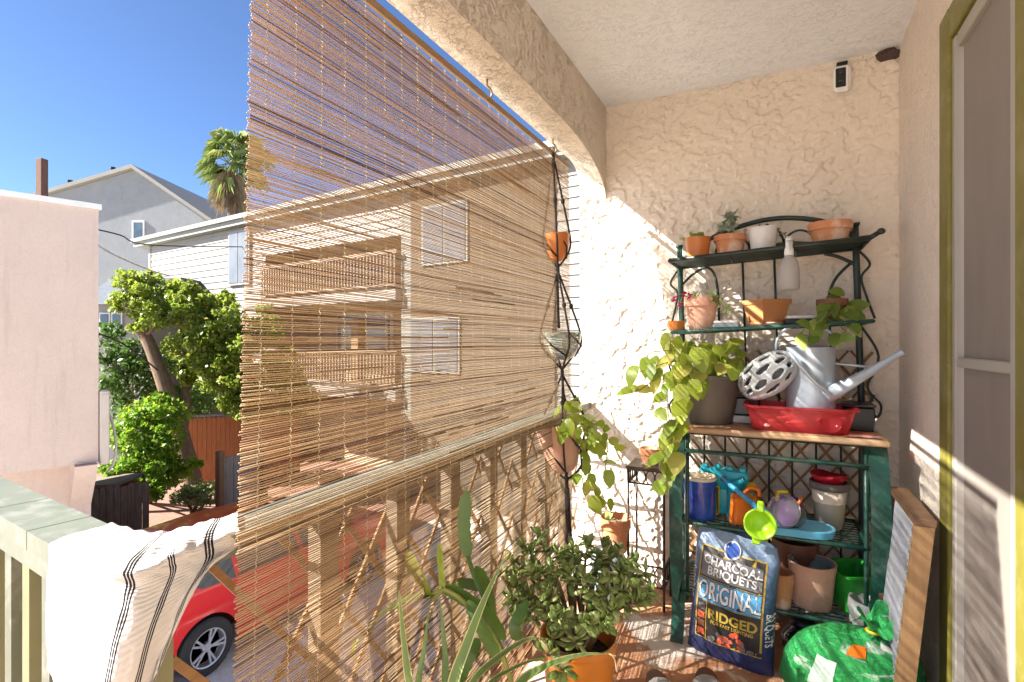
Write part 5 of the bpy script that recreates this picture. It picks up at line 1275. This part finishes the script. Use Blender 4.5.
tw = one(mb, 'striped_towel', MT['towel'], 'white woven towel with triple dark stripes draped over the railing corner', 'towel', (-.86, .45, ZR), smooth=True)
sm = tw.modifiers.new('thick', 'SOLIDIFY'); sm.thickness = .0025; sm.offset = 0

# ================================================================== OUTSIDE
# ---- pink stucco neighbour
PA = math.atan2(.26, .85)     # wall leans clockwise from +Y
pc = V((-7.7, 3.57, 0)); dirv = V((math.sin(PA), math.cos(PA), 0)); nrm = V((math.cos(PA), -math.sin(PA), 0))
o = thing('pink_building', pc+V((0, 0, GZ)), 'pale pink stucco house with flat roof and overhanging upper floor', 'building')
zt_, zb_ = 2.864, -.337
mb = MB(); mb.prism([(0, zb_), (0, zt_), (-3.2, zt_), (-3.2, zb_)], pc, dirv, (0, 0, 1), -nrm*6); mb.build('upper_wall', MT['pink'], o)
mb = MB(); pi = pc-nrm*.42-dirv*.02
mb.prism([(0, GZ), (0, zb_-.002), (-3.0, zb_-.002), (-3.0, GZ)], pi, dirv, (0, 0, 1), -nrm*5); mb.build('lower_wall', MT['pink'], o)
mb = MB(); mb.prism([(.03, zt_+.002), (.03, zt_+.07), (-3.2, zt_+.07), (-3.2, zt_+.002)], pc+nrm*.03, dirv, (0, 0, 1), -nrm*.25); mb.build('roof_edge', MT['white_paint'], o)
mb = MB()   # corbel under the overhang
mb.prism([(0.0, zb_-.004), (.545, zb_-.004), (.42, zb_-.16), (.0, zb_-.62)], pi+dirv*.0+nrm*.001, nrm, (0, 0, 1), -dirv*.22); mb.build('corbel', MT['pink'], o)
mb = MB(); mb.box(pi-dirv*1.5+V((0, 0, -1.0))+nrm*.01, (.06, .95, .62), Matrix.Rotation(-PA, 3, 'Z')); w_ = mb.build('window', MT['olive'], o)
mb = MB(); mb.box(pi-dirv*1.5+V((0, 0, -1.0))+nrm*.03, (.05, .85, .52), Matrix.Rotation(-PA, 3, 'Z')); mb.build('pane', MT['winglass'], w_)
o = thing('meter_cabinet', pc+dirv*.2-nrm*.3+V((0, 0, -.9)), 'beige utility cabinet on the end of the pink house', 'cabinet')
ce = pc+dirv*.06-nrm*.03; mb = MB(); mb.box(ce+V((0, 0, .1)), (.16, .1, .95), Matrix.Rotation(-PA, 3, 'Z'), bev=.02); mb.build('cabinet', MT['panelbeige'], o)
mb = MB(); mb.box(ce+nrm*.082+V((.0, 0, .1)), (.012, .08, .85), Matrix.Rotation(-PA, 3, 'Z'), bev=.004); mb.build('door', MT['panelbeige'], o)
mb = MB(); pts = [atd(108, 410, 7.2), atd(113, 425, 7.15), atd(116, 445, 7.1), atd(114, 462, 7.1), atd(108, 472, 7.1)]; mb.tube(spline(pts, 6), .016, 6)
one(mb, 'hanging_cable', MT['cable_pale'], 'pale cable looping down beside the beige cabinet', 'cable', pts[0], smooth=True)

# ---- timber pole and cables
b = atd(42, 200, 12); t_ = atd(42, 159, 12)
o = thing('timber_pole', V((b.x, b.y, GZ)), 'square brown timber pole rising behind the pink house', 'pole')
mb = MB(); mb.box(V((b.x, b.y, (GZ+t_.z)/2)), (.16, .16, t_.z-GZ), Matrix.Rotation(.3, 3, 'Z'), bev=.01); mb.build('post', MT['timber'], o)
for pts, m, lb in (([(90, 228, 12), (120, 235, 13), (150, 245, 15), (250, 247, 18)], 'cable_dark', 'dark overhead cable crossing in front of the grey house'),
                   ([(90, 240, 9), (115, 255, 9.5), (150, 270, 11), (170, 276, 12)], 'cable_pale', 'pale overhead cable sagging towards the maple tree'),
                   ([(88, 330, 9), (125, 345, 11), (160, 372, 13)], 'cable_dark', 'thin dark cable low in front of the hedge')):
    mb = MB(); ps = [atd(*q) for q in pts]; mb.tube(spline(ps, 6), .018, 5); one(mb, 'overhead_cable', MT[m], lb, 'cable', ps[0], 'overhead cables between the houses', True)

# ---- grey gabled house far away
dg = 30.0
def gp(px, py): q = atd(px, py, dg); return ((q-atd(135, 341, dg)).dot(RT), q.z)
og = atd(135, 341, dg); og = V((og.x, og.y, 0))
o = thing('gray_house', V((og.x, og.y, GZ)), 'tall grey stucco house with a wide gable far behind the pink house', 'building')
poly = [gp(20, 204), gp(135, 170), gp(214, 224)]; poly = [(poly[0][0], GZ)]+poly+[(poly[2][0], GZ)]
mb = MB(); mb.prism(poly, og, RT, (0, 0, 1), FW*9); mb.build('wall', MT['graywall'], o)
mb = MB()
for a, c in (((poly[1][0]-.5, poly[1][1]-.15), poly[2]), (poly[2], (poly[3][0]+.4, poly[3][1]-.28))):
    mb.prism([(a[0], a[1]+.02), (a[0], a[1]+.24), (c[0], c[1]+.24), (c[0], c[1]+.02)], og-FW*.3, RT, (0, 0, 1), FW*9.6)
rf = mb.build('roof', MT['siding'], o)
for px, py in ((113, 170), (205, 216), (70, 183)):
    q = atd(px, py, dg+.8); mb = MB(); mb.tube([q-V((0, 0, .6)), q+V((0, 0, .10))], .09, 9); mb.lathe([(.14, .05), (.14, .16), (0, .2)], q, 10); mb.build('vent_pipe', MT['cable_dark'], rf)
q = atd(139, 231, dg); mb = MB(); mb.box(q-FW*.03, (.69, .1, 1.17), Matrix.Rotation(YAW, 3, 'Z')); w_ = mb.build('window', MT['white_paint'], o)
mb = MB(); mb.box(q-FW*.07, (.51, .06, .96), Matrix.Rotation(YAW, 3, 'Z')); mb.build('pane', MT['winglass'], w_)
# ---- low white house below it
dl = 17.0; q0 = atd(88, 341, dl); q1 = atd(150, 341, dl); mid = (q0+q1)/2
o = thing('white_house', V((mid.x, mid.y, GZ)), 'small white house with dark slate roof half hidden by the hedge', 'building')
rz = Matrix.Rotation(YAW, 3, 'Z'); ztw = atd(100, 305, dl).z; wd = (q1-q0).length
mb = MB(); mb.box(V((mid.x, mid.y, (ztw+GZ)/2))+FW*2, (wd, 4, ztw-GZ), rz); mb.build('wall', MT['siding'], o)
mb = MB(); base_ = V((mid.x, mid.y, ztw+.003))-FW*.3; mb.prism([(-.0, 0), (1.6, 1.05), (3.2, 1.05), (4.6, 0)], base_-RT*(wd/2+.2), FW, (0, 0, 1), RT*(wd+.4)); mb.build('roof', MT['roofdark'], o)
for px in (106, 118):
    q = atd(px, 322, dl)-FW*.02; mb = MB(); mb.box(q, (.34, .08, .6), rz); w_ = mb.build('window', MT['white_paint'], o); mb = MB(); mb.box(q-FW*.04, (.25, .05, .5), rz); mb.build('pane', MT['winglass'], w_)

# ---- white sided apartment block, seen beside and through the blind
FA = math.radians(-6.0); fo = V((-4.62, 10.6, 0)); fxv = V((math.cos(FA), math.sin(FA), 0)); fnv = V((-fxv.y, fxv.x, 0))   # fnv points away from camera
def fac(px, py):
    r = ray(px, py); k = (fo-CAM).dot(fnv)/r.dot(fnv); p = CAM+r*k; return (p-fo).dot(fxv), p.z
o = thing('apartment_block', fo+V((0, 0, GZ)), 'long white clapboard apartment block with balconies behind the blind', 'building')
SL = fac(150, 245)[0]; SR = 9.0; sa, sb_ = fac(266, 300)[0], fac(404, 300)[0]; zroof = 5.28
def siding(mb, s0, s1, z0, z1, back=0.0, lap=.235):
    z = z0
    while z < z1-.01:
        zz = min(z+lap, z1); A = fo+fnv*back
        vs = [A+fxv*s0-fnv*.03+V((0, 0, z)), A+fxv*s1-fnv*.03+V((0, 0, z)), A+fxv*s1-fnv*.004+V((0, 0, zz)), A+fxv*s0-fnv*.004+V((0, 0, zz)),
              A+fxv*s0+fnv*.0+V((0, 0, z)), A+fxv*s1+V((0, 0, z))]
        mb.add(vs, [(0, 1, 2, 3), (4, 5, 1, 0)], 0, .5); z = zz
def fbx(mb, s0, s1, d0, d1, z0, z1):
    vs = [fo+fxv*s+fnv*d+V((0, 0, z)) for z in (z0, z1) for d in (d0, d1) for s in (s0, s1)]
    mb.add(vs, [(0, 2, 3, 1), (4, 5, 7, 6), (0, 1, 5, 4), (2, 6, 7, 3), (0, 4, 6, 2), (1, 3, 7, 5)], 0, .5)
mb = MB(); siding(mb, SL, sa, GZ, zroof-.2); siding(mb, sb_, SR, GZ, zroof-.2); siding(mb, sa, sb_, 4.0, zroof-.2)
mb.build('siding', MT['siding'], o)
mb = MB(); fbx(mb, sb_+.30, fac(556, 300)[0], -.06, -.034, GZ, zroof-.2); mb.build('stucco_panel', MT['beige_far'], o)
mb = MB(); fbx(mb, SL, sa-.002, .005, 8, GZ, zroof-.2); fbx(mb, sb_+.002, SR, .005, 8, GZ, zroof-.2); fbx(mb, sa, sb_, 1.6, 8, GZ, zroof-.2); fbx(mb, sa, sb_, .005, 1.6, 4.0, zroof-.2)
mb.build('wall', MT['shadewall'], o)
mb = MB(); fbx(mb, SL-.75, SR+.5, -.30, 8.5, zroof-.19, zroof-.02); mb.build('eave', MT['fascia'], o)
mb = MB(); fbx(mb, SL-.78, SR+.52, -.40, 8.6, zroof-.017, zroof+.13); mb.build('roof', MT['fascia'], o)
mb = MB(); fbx(mb, sb_-.05, sb_+.36, -.05, .0, GZ, zroof-.2); mb.build('corner_board', MT['fascia'], o); mb = MB(); fbx(mb, SL-.02, SL+.14, -.045, .0, GZ, zroof-.2); mb.build('corner_board', MT['siding'], o)
for z0 in (-.1, 2.55):
    mb = MB(); fbx(mb, sa, sb_-.06, -.25, 1.6, z0-.28, z0); mb.build('balcony_slab', MT['siding'], o)
    mb = MB(); fbx(mb, sa, sb_-.06, -.22, -.16, z0+.95, z0+1.05); fbx(mb, sa, sb_-.06, -.22, -.16, z0+.1, z0+.16)
    s = sa+.06
    while s < sb_-.08: fbx(mb, s, s+.045, -.21, -.17, z0+.16, z0+.95); s += .13
    mb.build('balcony_rail', MT['brownrail'], o)
def fwin(px0, py0, px1, py1, frame='white_paint', pane='winglass', back=0):
    s0, zA = fac(px0, py0); s1, zB = fac(px1, py1); z0, z1 = min(zA, zB), max(zA, zB)
    mb = MB(); fbx(mb, s0, s1, -.10+back, .0+back, z0, z1); w = mb.build('window', MT[frame], o)
    mb = MB(); m_ = (s0+s1)/2; fbx(mb, s0+.07, m_-.03, -.115+back, -.102+back, z0+.07, z1-.07); fbx(mb, m_+.03, s1-.07, -.115+back, -.102+back, z0+.07, z1-.07); mb.build('pane', MT[pane], w)
fwin(231, 233, 252, 284, 'siding', 'winlight'); fwin(412, 318, 462, 374, 'fascia', 'winlight'); fwin(424, 208, 470, 262, 'fascia', 'winlight')
for px0, py0, px1, py1 in ((296, 318, 352, 352), (300, 232, 350, 262)):
    s0, zA = fac(px0, py0); s1, zB = fac(px1, py1); mb = MB(); fbx(mb, s0, s1, 1.54, 1.6, min(zA, zB)-.4, max(zA, zB)+.2); w = mb.build('window', MT['white_paint'], o); mb = MB(); fbx(mb, s0+.08, s1-.08, 1.5, 1.538, min(zA, zB)-.3, max(zA, zB)+.1); mb.build('pane', MT['winglass'], w)
mb = MB(); s0, zA = fac(338, 325); fbx(mb, s0-.15, s0+.15, .6, .9, -.08, 1.7); fbx(mb, s0-2.0, s0+.15, .6, .9, 1.71, 1.86); mb.build('door_surround', MT['wood_orange'], o)

# ---- fences and gates
def boards(name, a, b, z0, z1, m, n, label, cat, topvar=.04, cap=None, th=.03, post=None):
    o = thing(name, V(((a[0]+b[0])/2, (a[1]+b[1])/2, z0)), label, cat)
    A = V((a[0], a[1], 0)); B = V((b[0], b[1], 0)); d = (B-A); L = d.length; d.normalize(); nn = V((-d.y, d.x, 0)); ang = math.atan2(d.y, d.x)
    mb = MB(); w = L/n
    for k in range(n):
        zt = z1+R.uniform(-topvar, topvar); c = A+d*(w*(k+.5))
        poly = [(-w*.47, z0), (w*.47, z0), (w*.47, zt-.05), (w*.3, zt), (-w*.3, zt), (-w*.47, zt-.05)]
        mb.prism(poly, c+nn*R.uniform(-.006, .006), d, (0, 0, 1), nn*th)
    mb.build('boards', m, o)
    mb = MB()
    for z in (z0+.25, z1-.3): mb.box((A+B)/2+nn*(th+.025)+V((0, 0, z)), (L, .04, .08), Matrix.Rotation(ang, 3, 'Z'))
    mb.build('rail', m, o)
    if cap: mb = MB(); mb.box((A+B)/2+V((0, 0, z1+.055)), (L+.1, .16, .05), Matrix.Rotation(ang, 3, 'Z')); mb.build('cap', cap, o)
    if post:
        for q in (A, B):
            mb = MB(); mb.box(q-nn*.05+V((0, 0, (z0+z1)/2+.08)), (.11, .11, z1-z0+.16), Matrix.Rotation(ang, 3, 'Z')); mb.build('post', post, o)
    return o
q0 = atd(84, 500, 9.3); q1 = atd(149, 500, 9.7)
boards('plank_gate', q0, q1, GZ, -1.42, MT['gatewood'], 9, 'weathered brown plank gate beside the pink house', 'gate', .03)
q0 = atd(218, 470, 10.2); q1 = atd(262, 470, 11.2)
boards('plank_gate', q0, q1, GZ, -1.1, MT['graywood'], 6, 'grey weathered board gate at the blind edge, by the red fence', 'gate', .03, post=MT['wood_dark'])
q0 = atd(183, 450, 14.2); q1 = atd(300, 450, 15.2)
boards('redwood_fence', q0, q1, GZ, -.9, MT['redfence'], 26, 'orange-red wooden fence with dark cap behind the leaning tree', 'fence', .0, MT['graywood'])
b = atd(106, 480, 10.6)
o = thing('lean_to', V((b.x, b.y, GZ)), 'low brown lean-to shed roof between the pink house and the plank gate', 'shed')
rz = Matrix.Rotation(YAW, 3, 'Z')
mb = MB(); mb.box(V((b.x, b.y, b.z-.03)), (1.0, .9, .07), rz @ Matrix.Rotation(-.08, 3, 'Y'), bev=.01); mb.build('roof', MT['gatewood'], o)
mb = MB(); mb.box(V((b.x, b.y, (GZ+b.z-.12)/2))+FW*.1, (.8, .6, b.z-.12-GZ), rz); mb.build('wall', MT['redfence'], o)
o_a = atd(96, 395, 15.5); o_b = atd(152, 395, 16.5)
o = thing('picket_railing', V((o_a.x, o_a.y, GZ)), 'pale metal picket railing above the tall shrub', 'fence')
mb = MB()
zt_ = atd(120, 380, 16).z; zb2 = atd(120, 402, 16).z
for k in range(14): p = o_a.lerp(o_b, k/13); mb.tube([V((p.x, p.y, zb2-.2)), V((p.x, p.y, zt_+.05))], .03, 5)
mb.build('pickets', MT['cable_pale'], o)
mb = MB()
for z in (zt_-.1, zb2): mb.tube([V((o_a.x, o_a.y, z)), V((o_b.x, o_b.y, z))], .03, 5)
mb.build('rail', MT['cable_pale'], o)
mb = MB(); mid = (o_a+o_b)/2; mb.box(V((mid.x, mid.y, (zb2-.2+GZ)/2))+FW*.2, ((o_b-o_a).length, .2, zb2-.2-GZ), Matrix.Rotation(YAW, 3, 'Z')); mb.build('base_wall', MT['graywall'], o)

# ---- vegetation
def clump_crown(mb, clumps, n, size, prof=OVAL, zb=.35):
    more = []
    for c, r, q in clumps:
        more.append((c, r*.85, q))
        for _ in range(4):
            d = rdir(.15); more.append((c+V((d.x, d.y, d.z*q))*r*.95, r*R.uniform(.22, .42), R.uniform(.6, 1)))
    clumps = more
    tot = sum(c[1]**2 for c in clumps)
    for c, r, sq_ in clumps:
        k = int(n*r*r/tot)
        for _ in range(k):
            d = rdir(); rr = r*(R.random()**.45)*(1+.35*mnoise.noise(d*2.3+c)); p = c+V((d.x*rr, d.y*rr, d.z*rr*sq_))
            L = R.uniform(.6, 1.3)*size
            dd_, uu, ss = frame(rdir(-.25), rdir(zb)+d*.6)
            w = L*.30
            b_ = p-dd_*L*.5
            mb.add([b_, p+ss*w-uu*w*.2, p+dd_*L*.5-uu*w*.5, p-ss*w-uu*w*.2], [(0, 1, 2), (0, 2, 3)], 0, min(1, max(0, R.gauss(.45, .28)+.12*d.z)))
def tree_clumps(specs): return [(atd(px, py, d), r, q) for px, py, d, r, q in specs]
o = thing('leaning_tree', onZ(193, 516, GZ), 'leaning tree with yellow-green leafy crown before the white block', 'tree')
dT = 13.0
mb = MB()
trunk = [atd(197, 505, 13.0), atd(190, 470, 13.0), atd(176, 420, 13.0), atd(163, 380, 13.0), atd(150, 345, 13.0), atd(140, 328, 13.0)]
trunk[0].z = GZ-.05
mb.tube(spline(trunk, 5), [.24-.0045*i for i in range(26)], 10)
mb.tube(spline([atd(182, 440, 13), atd(186, 400, 13.2), atd(183, 365, 13.3), atd(190, 320, 13.4)], 5), [.12-.004*i for i in range(16)], 8)
for e in ((125, 290, 12.7), (150, 285, 13.2), (178, 300, 13.3), (205, 320, 13), (160, 315, 12.6), (225, 350, 13.2), (195, 345, 12.6)):
    s_ = atd(146, 335, 13) if e[0] < 170 else atd(186, 360, 13.2); q = atd(*e); mb.tube(spline([s_, (s_+q)/2+V((0, 0, -.1)), q], 4), [.06, .055, .05, .045, .04, .03, .025, .02, .015], 6)
mb.build('trunk', MT['bark'], o, True)
mb = MB()
spec = [(128, 280, 13, .42, .8), (120, 300, 12.8, .36, .7), (148, 296, 13, .5, .8), (172, 290, 13.2, .45, .8), (182, 305, 13, .55, .8), (160, 318, 12.7, .5, .7), (200, 322, 13, .6, .8), (220, 315, 13.3, .45, .7),
        (225, 340, 13, .6, .8), (205, 350, 12.8, .55, .8), (180, 345, 13.3, .5, .8), (235, 365, 13, .55, .8), (215, 380, 12.8, .5, .8), (240, 390, 13.2, .5, .8), (195, 375, 13.4, .42, .7), (228, 402, 13, .35, .7), (140, 312, 12.8, .34, .7),
        (262, 330, 13.6, .7, .8), (280, 370, 13.8, .8, .8), (255, 400, 13.4, .6, .8), (300, 400, 14, .7, .8), (150, 278, 13.1, .28, .7), (212, 300, 13.1, .3, .7), (190, 288, 13.1, .25, .7), (134, 328, 12.8, .2, .6), (232, 318, 12.8, .42, .8), (242, 345, 12.7, .45, .8), (222, 362, 12.6, .42, .8), (238, 380, 12.6, .42, .8), (210, 335, 12.6, .42, .8), (196, 302, 13, .4, .8), (228, 300, 13.2, .3, .8), (245, 410, 12.8, .4, .8), (205, 365, 12.7, .35, .8)]
clump_crown(mb, tree_clumps(spec), 24000, .12); mb.build('crown', MT['leafA'], o)
def shrub(name, base, spec, n, size, m, label, stems=5):
    o = thing(name, base, label, 'shrub'); cl = tree_clumps(spec)
    mb = MB()
    for c, r, q in cl[:stems]: mb.tube(spline([V(base), (V(base)+c)/2+V((.1, 0, 0)), c], 4), [.05-.004*i for i in range(9)], 6)
    mb.build('stem', MT['bark'], o, True)
    mb = MB(); clump_crown(mb, cl, n, size); mb.build('foliage', MT[m], o)
shrub('tall_shrub', onZ(150, 503, GZ), [(130, 420, 11.8, .4, 1), (150, 415, 12, .5, 1), (165, 440, 11.8, .5, 1), (140, 450, 11.6, .55, 1), (125, 470, 11.4, .4, .9), (160, 475, 11.5, .5, .9), (178, 470, 11.8, .4, .9), (150, 488, 11.3, .42, .6), (172, 415, 12.2, .45, .9), (120, 440, 11.7, .3, 1)], 9000, .11, 'leafB', 'tall bright green shrub behind the brown plank gate')
shrub('dark_hedge', onZ(130, 470, GZ), [(112, 350, 14.3, .5, 1), (118, 375, 14.2, .5, 1), (132, 360, 14.4, .6, 1), (150, 375, 14.6, .6, 1), (125, 400, 14.2, .6, 1), (160, 400, 14.6, .6, 1), (170, 360, 14.8, .6, 1), (110, 330, 14.4, .35, .8), (200, 400, 15.2, .7, 1)], 6000, .13, 'leafC', 'dark green hedge behind the tall bright shrub')
shrub('low_shrub', onZ(192, 515, GZ), [(182, 497, 11.2, .28, .7), (195, 492, 11.3, .33, .8), (206, 498, 11.2, .28, .7), (212, 487, 11.5, .2, .8)], 2600, .07, 'leafD', 'low grey-green bush at the foot of the leaning tree', 3)
# fan palm
dP = 30.0; pb = atd(233, 190, dP)
o = thing('fan_palm', V((pb.x, pb.y, GZ)), 'tall fan palm with dead frond skirt above the white block', 'palm tree')
mb = MB(); mb.tube([V((pb.x, pb.y, z)) for z in (GZ, 0, 4, 7, pb.z+.3)], [.42, .36, .32, .32, .25], 12); mb.build('trunk', MT['bark'], o, True)
mb = MB(); hd = atd(231, 158, dP)
def fan(mb, base, d, L, blades=13, spread=1.25, mi=0, droopy=.35):
    d, u, s = frame(d, V((0, 0, 1)) if abs(d.z) < .95 else V((1, 0, 0)))
    stem = base+d*L*.5; mb.tube([base, stem], .03, 4)
    for k in range(blades):
        a = -spread+2*spread*k/(blades-1); bd = (d*math.cos(a)+s*math.sin(a)).normalized(); l = L*.62*R.uniform(.8, 1.1); w = .042
        m_ = stem+bd*l*.6; tip = stem+bd*l-V((0, 0, droopy*l*R.uniform(.5, 1.2))); sd = bd.cross(u)
        mb.add([stem, m_+sd*w, tip, m_-sd*w], [(0, 1, 2), (0, 2, 3)], mi, R.random())
for k in range(34):
    d = rdir(.3); d.z = max(d.z, -.35); fan(mb, hd+V((0, 0, R.uniform(-.5, .3))), d.normalized(), R.uniform(1.3, 2.35), 13, 1.25, 0, .55)
mb.build('crown', MT['palm'], o)
mb = MB()
for k in range(46):
    a = R.uniform(0, 6.3); bz = hd-V((0, 0, R.uniform(.2, 1.7))); fan(mb, bz, V((math.cos(a)*.55, math.sin(a)*.55, -1)), R.uniform(1.0, 1.7), 8, .5, 0, .5)
mb.build('dead_skirt', MT['palmdead'], o)

# ---- red crossover parked in the driveway
CX, CY = -6.97, 5.33     # centre; tail towards -Y
o = thing('red_car', (CX, CY, GZ), 'red crossover car parked in the driveway behind the railing', 'car')
prof = [(-2.12, .42), (-2.18, .62), (-2.12, .86), (-1.75, 1.02), (-1.05, 1.10), (-.55, 1.50), (-.15, 1.68), (.6, 1.74), (1.3, 1.70), (1.75, 1.52), (2.02, 1.14), (2.16, .95), (2.18, .55), (2.10, .36)]
def carsec(y, z):
    """half width at height z"""
    if z < 1.04: return .90-.05*max(0, (.5-z))-.03*max(0, abs(y)-1.6)*2
    return (.90-(z-1.04)*.45)-.03*max(0, abs(y)-1.6)*2
def topz(y):
    for (a, za), (b_, zb) in zip(prof, prof[1:]):
        if a <= y <= b_ and b_ > a: return zm(za+(zb-za)*(y-a)/(b_-a))
    return .9
def zm(z): return z if z < 1.0 else 1.0+(z-1.0)*.68
mb = MB(); ny = 60; lev = 12; wy = (-1.30, 1.38); rw = .39
for side in (-1, 1):
    def fn(u, v, side=side):
        y = -2.17+4.34*u; zt = topz(y); zl = .24
        for w0 in wy:
            dd_ = abs(y-w0)
            if dd_ < rw: zl = max(zl, .335+math.sqrt(rw*rw-dd_*dd_))
        z = zl+(zt-zl)*v; x = carsec(y, z)
        if v > .93: x *= 1-.10*((v-.93)/.07)**2
        x -= .02*math.exp(-((z-.62)/.10)**2)*0 + .012*math.exp(-((z-.78)/.03)**2)
        return V((CX+side*x, CY-y, GZ+z))
    mb.grid(fn, ny*2, 26, 0, .5)
def fr(u, v):
    y = -2.17+4.34*u; zt = topz(y); x = carsec(y, zt)*.90; return V((CX+x*(2*v-1), CY-y, GZ+zt+.03*(1-(2*v-1)**2)))
mb.grid(fr, ny, 10, 0, .5)
for y, s in ((-2.17, -1), (2.17, 1)): mb.grid(lambda u, v: V((CX+carsec(y, .3+.5*v)*(2*u-1)*.99, CY-y-s*.05*(1-(2*u-1)**2), GZ+.26+(topz(y)-.26)*v)), 10, 6, 0, .5)
body_c = mb.build('body', MT['carred'], o, True)
def glasspanel(side, poly, name='side_window'):
    mb = MB(); vs = [V((CX+side*(carsec(y, zm(z))+.006), CY-y, GZ+zm(z)-.005)) for y, z in poly]; mb.add(vs, [tuple(range(len(vs)))], 0, .5); return mb.build(name, MT['carglass'], o)
for s in (-1, 1):
    glasspanel(s, [(-1.0, 1.07), (-.02, 1.05), (-.02, 1.60), (-.2, 1.58), (-.52, 1.44)]); glasspanel(s, [(.05, 1.05), (.95, 1.06), (.95, 1.61), (.05, 1.62)]); glasspanel(s, [(1.02, 1.06), (1.7, 1.12), (1.55, 1.5), (1.02, 1.60)])
    for w0 in wy:
        c = V((CX+s*.80, CY-w0, GZ+.335)); rot_ = Matrix.Rotation(s*PI/2, 3, 'Y')
        w_ = bpy.data.objects.new('wheel', None); COL.objects.link(w_); w_.parent = o; w_.location = c-wloc(o)
        mb = MB(); mb.lathe([(.215, .105), (.24, .112), (.31, .11), (.335, .085), (.335, -.08), (.30, -.10), (.2, -.10)], c, 40, rot_, cap=False); mb.build('tyre', MT['tyre'], w_, 'auto')
        mb = MB(); mb.lathe([(.228, .10), (.222, .108), (.208, .104), (.20, .05), (.2, -.05)], c, 40, rot_, cap=False); mb.lathe([(.0, .094), (.045, .092), (.055, .08), (.055, .04)], c, 16, rot_)
        for k in range(5):
            for off in (-.16, .16):
                a = 2*PI*k/5+.3; p0_ = rot_ @ V((.04*math.cos(a), .04*math.sin(a), .085)); p1_ = rot_ @ V((.212*math.cos(a+off), .212*math.sin(a+off), .098)); mb.bar(c+p0_, c+p1_, .024, .02, rot_ @ V((0, 0, 1)))
        mb.build('rim', MT['rim'], w_, 'auto')
        mb = MB(); mb.lathe([(.19, .02), (0, .02)], c, 24, rot_); mb.build('brake_disc', MT['black_metal'], w_)
    mb = MB(); mb.box(V((CX+s*1.0, CY+.82, GZ+1.12)), (.2, .12, .14), bev=.03); mb.build('mirror', MT['carred'], o, True)
    mb = MB(); mb.box(V((CX+s*.68, CY+2.03, GZ+.86)), (.32, .28, .13), Matrix.Rotation(-s*.35, 3, 'Z'), bev=.03); mb.build('headlight', MT['headlight'], o, True)
    mb = MB(); mb.box(V((CX+s*.66, CY-2.10, GZ+.98)), (.3, .14, .15), Matrix.Rotation(s*.3, 3, 'Z'), bev=.03); mb.build('taillight', MT['redfoil'], o, True)
    for yd in (-.05, .95):
        mb = MB(); mb.box(V((CX+s*(carsec(yd, .98)+.004), CY-yd+.12, GZ+.96)), (.03, .19, .035), bev=.008); mb.build('door_handle', MT['carred'], o, True)
mb = MB()
vs = [V((CX+sx*(carsec(y, zm(z))*.84), CY-y+.02, GZ+zm(z)+.035)) for (y, z) in ((-1.0, 1.14), (-.22, 1.65)) for sx in (-1, 1)]; mb.add(vs, [(0, 1, 3, 2)], 0, .5); mb.build('windscreen', MT['carglass'], o)

# ================================================================== CAMERA, LIGHT, WORLD
cam = bpy.data.cameras.new('camera'); cam.lens = FPX/1024*36; cam.sensor_width = 36; cam.clip_start = .02; cam.clip_end = 1500
co_ = bpy.data.objects.new('camera', cam); COL.objects.link(co_); co_.location = CAM; co_.rotation_euler = (PI/2, 0, YAW); sc.camera = co_
SUN = V((1, .68, -.905)).normalized()
sl = bpy.data.lights.new('sun', 'SUN'); sl.energy = 5.0; sl.angle = math.radians(.5); sl.color = (1, .95, .86)
so = bpy.data.objects.new('sun', sl); COL.objects.link(so); so.rotation_euler = SUN.to_track_quat('-Z', 'Y').to_euler(); so.location = (-8, -6, 9)
w = bpy.data.worlds.new('World'); sc.world = w; w.use_nodes = True; nt = w.node_tree; nt.nodes.clear()
out = nt.nodes.new('ShaderNodeOutputWorld'); bg = nt.nodes.new('ShaderNodeBackground'); sk = nt.nodes.new('ShaderNodeTexSky')
sk.sky_type = 'NISHITA'; sk.sun_disc = False; sk.sun_elevation = math.asin(-SUN.z); sk.sun_rotation = math.atan2(-SUN.x, -SUN.y)
sk.altitude = 100; sk.air_density = .6; sk.dust_density = .35; sk.ozone_density = 6
bg.inputs['Strength'].default_value = .055
nt.links.new(sk.outputs[0], bg.inputs[0]); nt.links.new(bg.outputs[0], out.inputs[0])
vs_ = sc.view_settings; vs_.view_transform = 'Standard'; vs_.look = 'None'; vs_.exposure = 2.3; vs_.gamma = 1; vs_.use_curve_mapping = False
sc.cycles.max_bounces = 10; sc.cycles.diffuse_bounces = 5; sc.cycles.transparent_max_bounces = 8; sc.cycles.use_denoising = True
sc.cycles.sample_clamp_indirect = 12
GROUPS = {'clay_pot': 'clay pots in the corner and on the bottom rack shelf', 'succulent_pot': 'succulent pots on the top rack shelf', 'storage_box': 'flat white-lidded boxes on the middle rack shelf',
          'plank_gate': 'board gates beside the driveway', 'willow_trellis': 'brown willow trellises on the balcony'}
for ob in COL.objects:
    k = ob.name.split('.')[0]
    if ob.parent is None and k in GROUPS and 'label' in ob: ob['group'] = GROUPS[k]
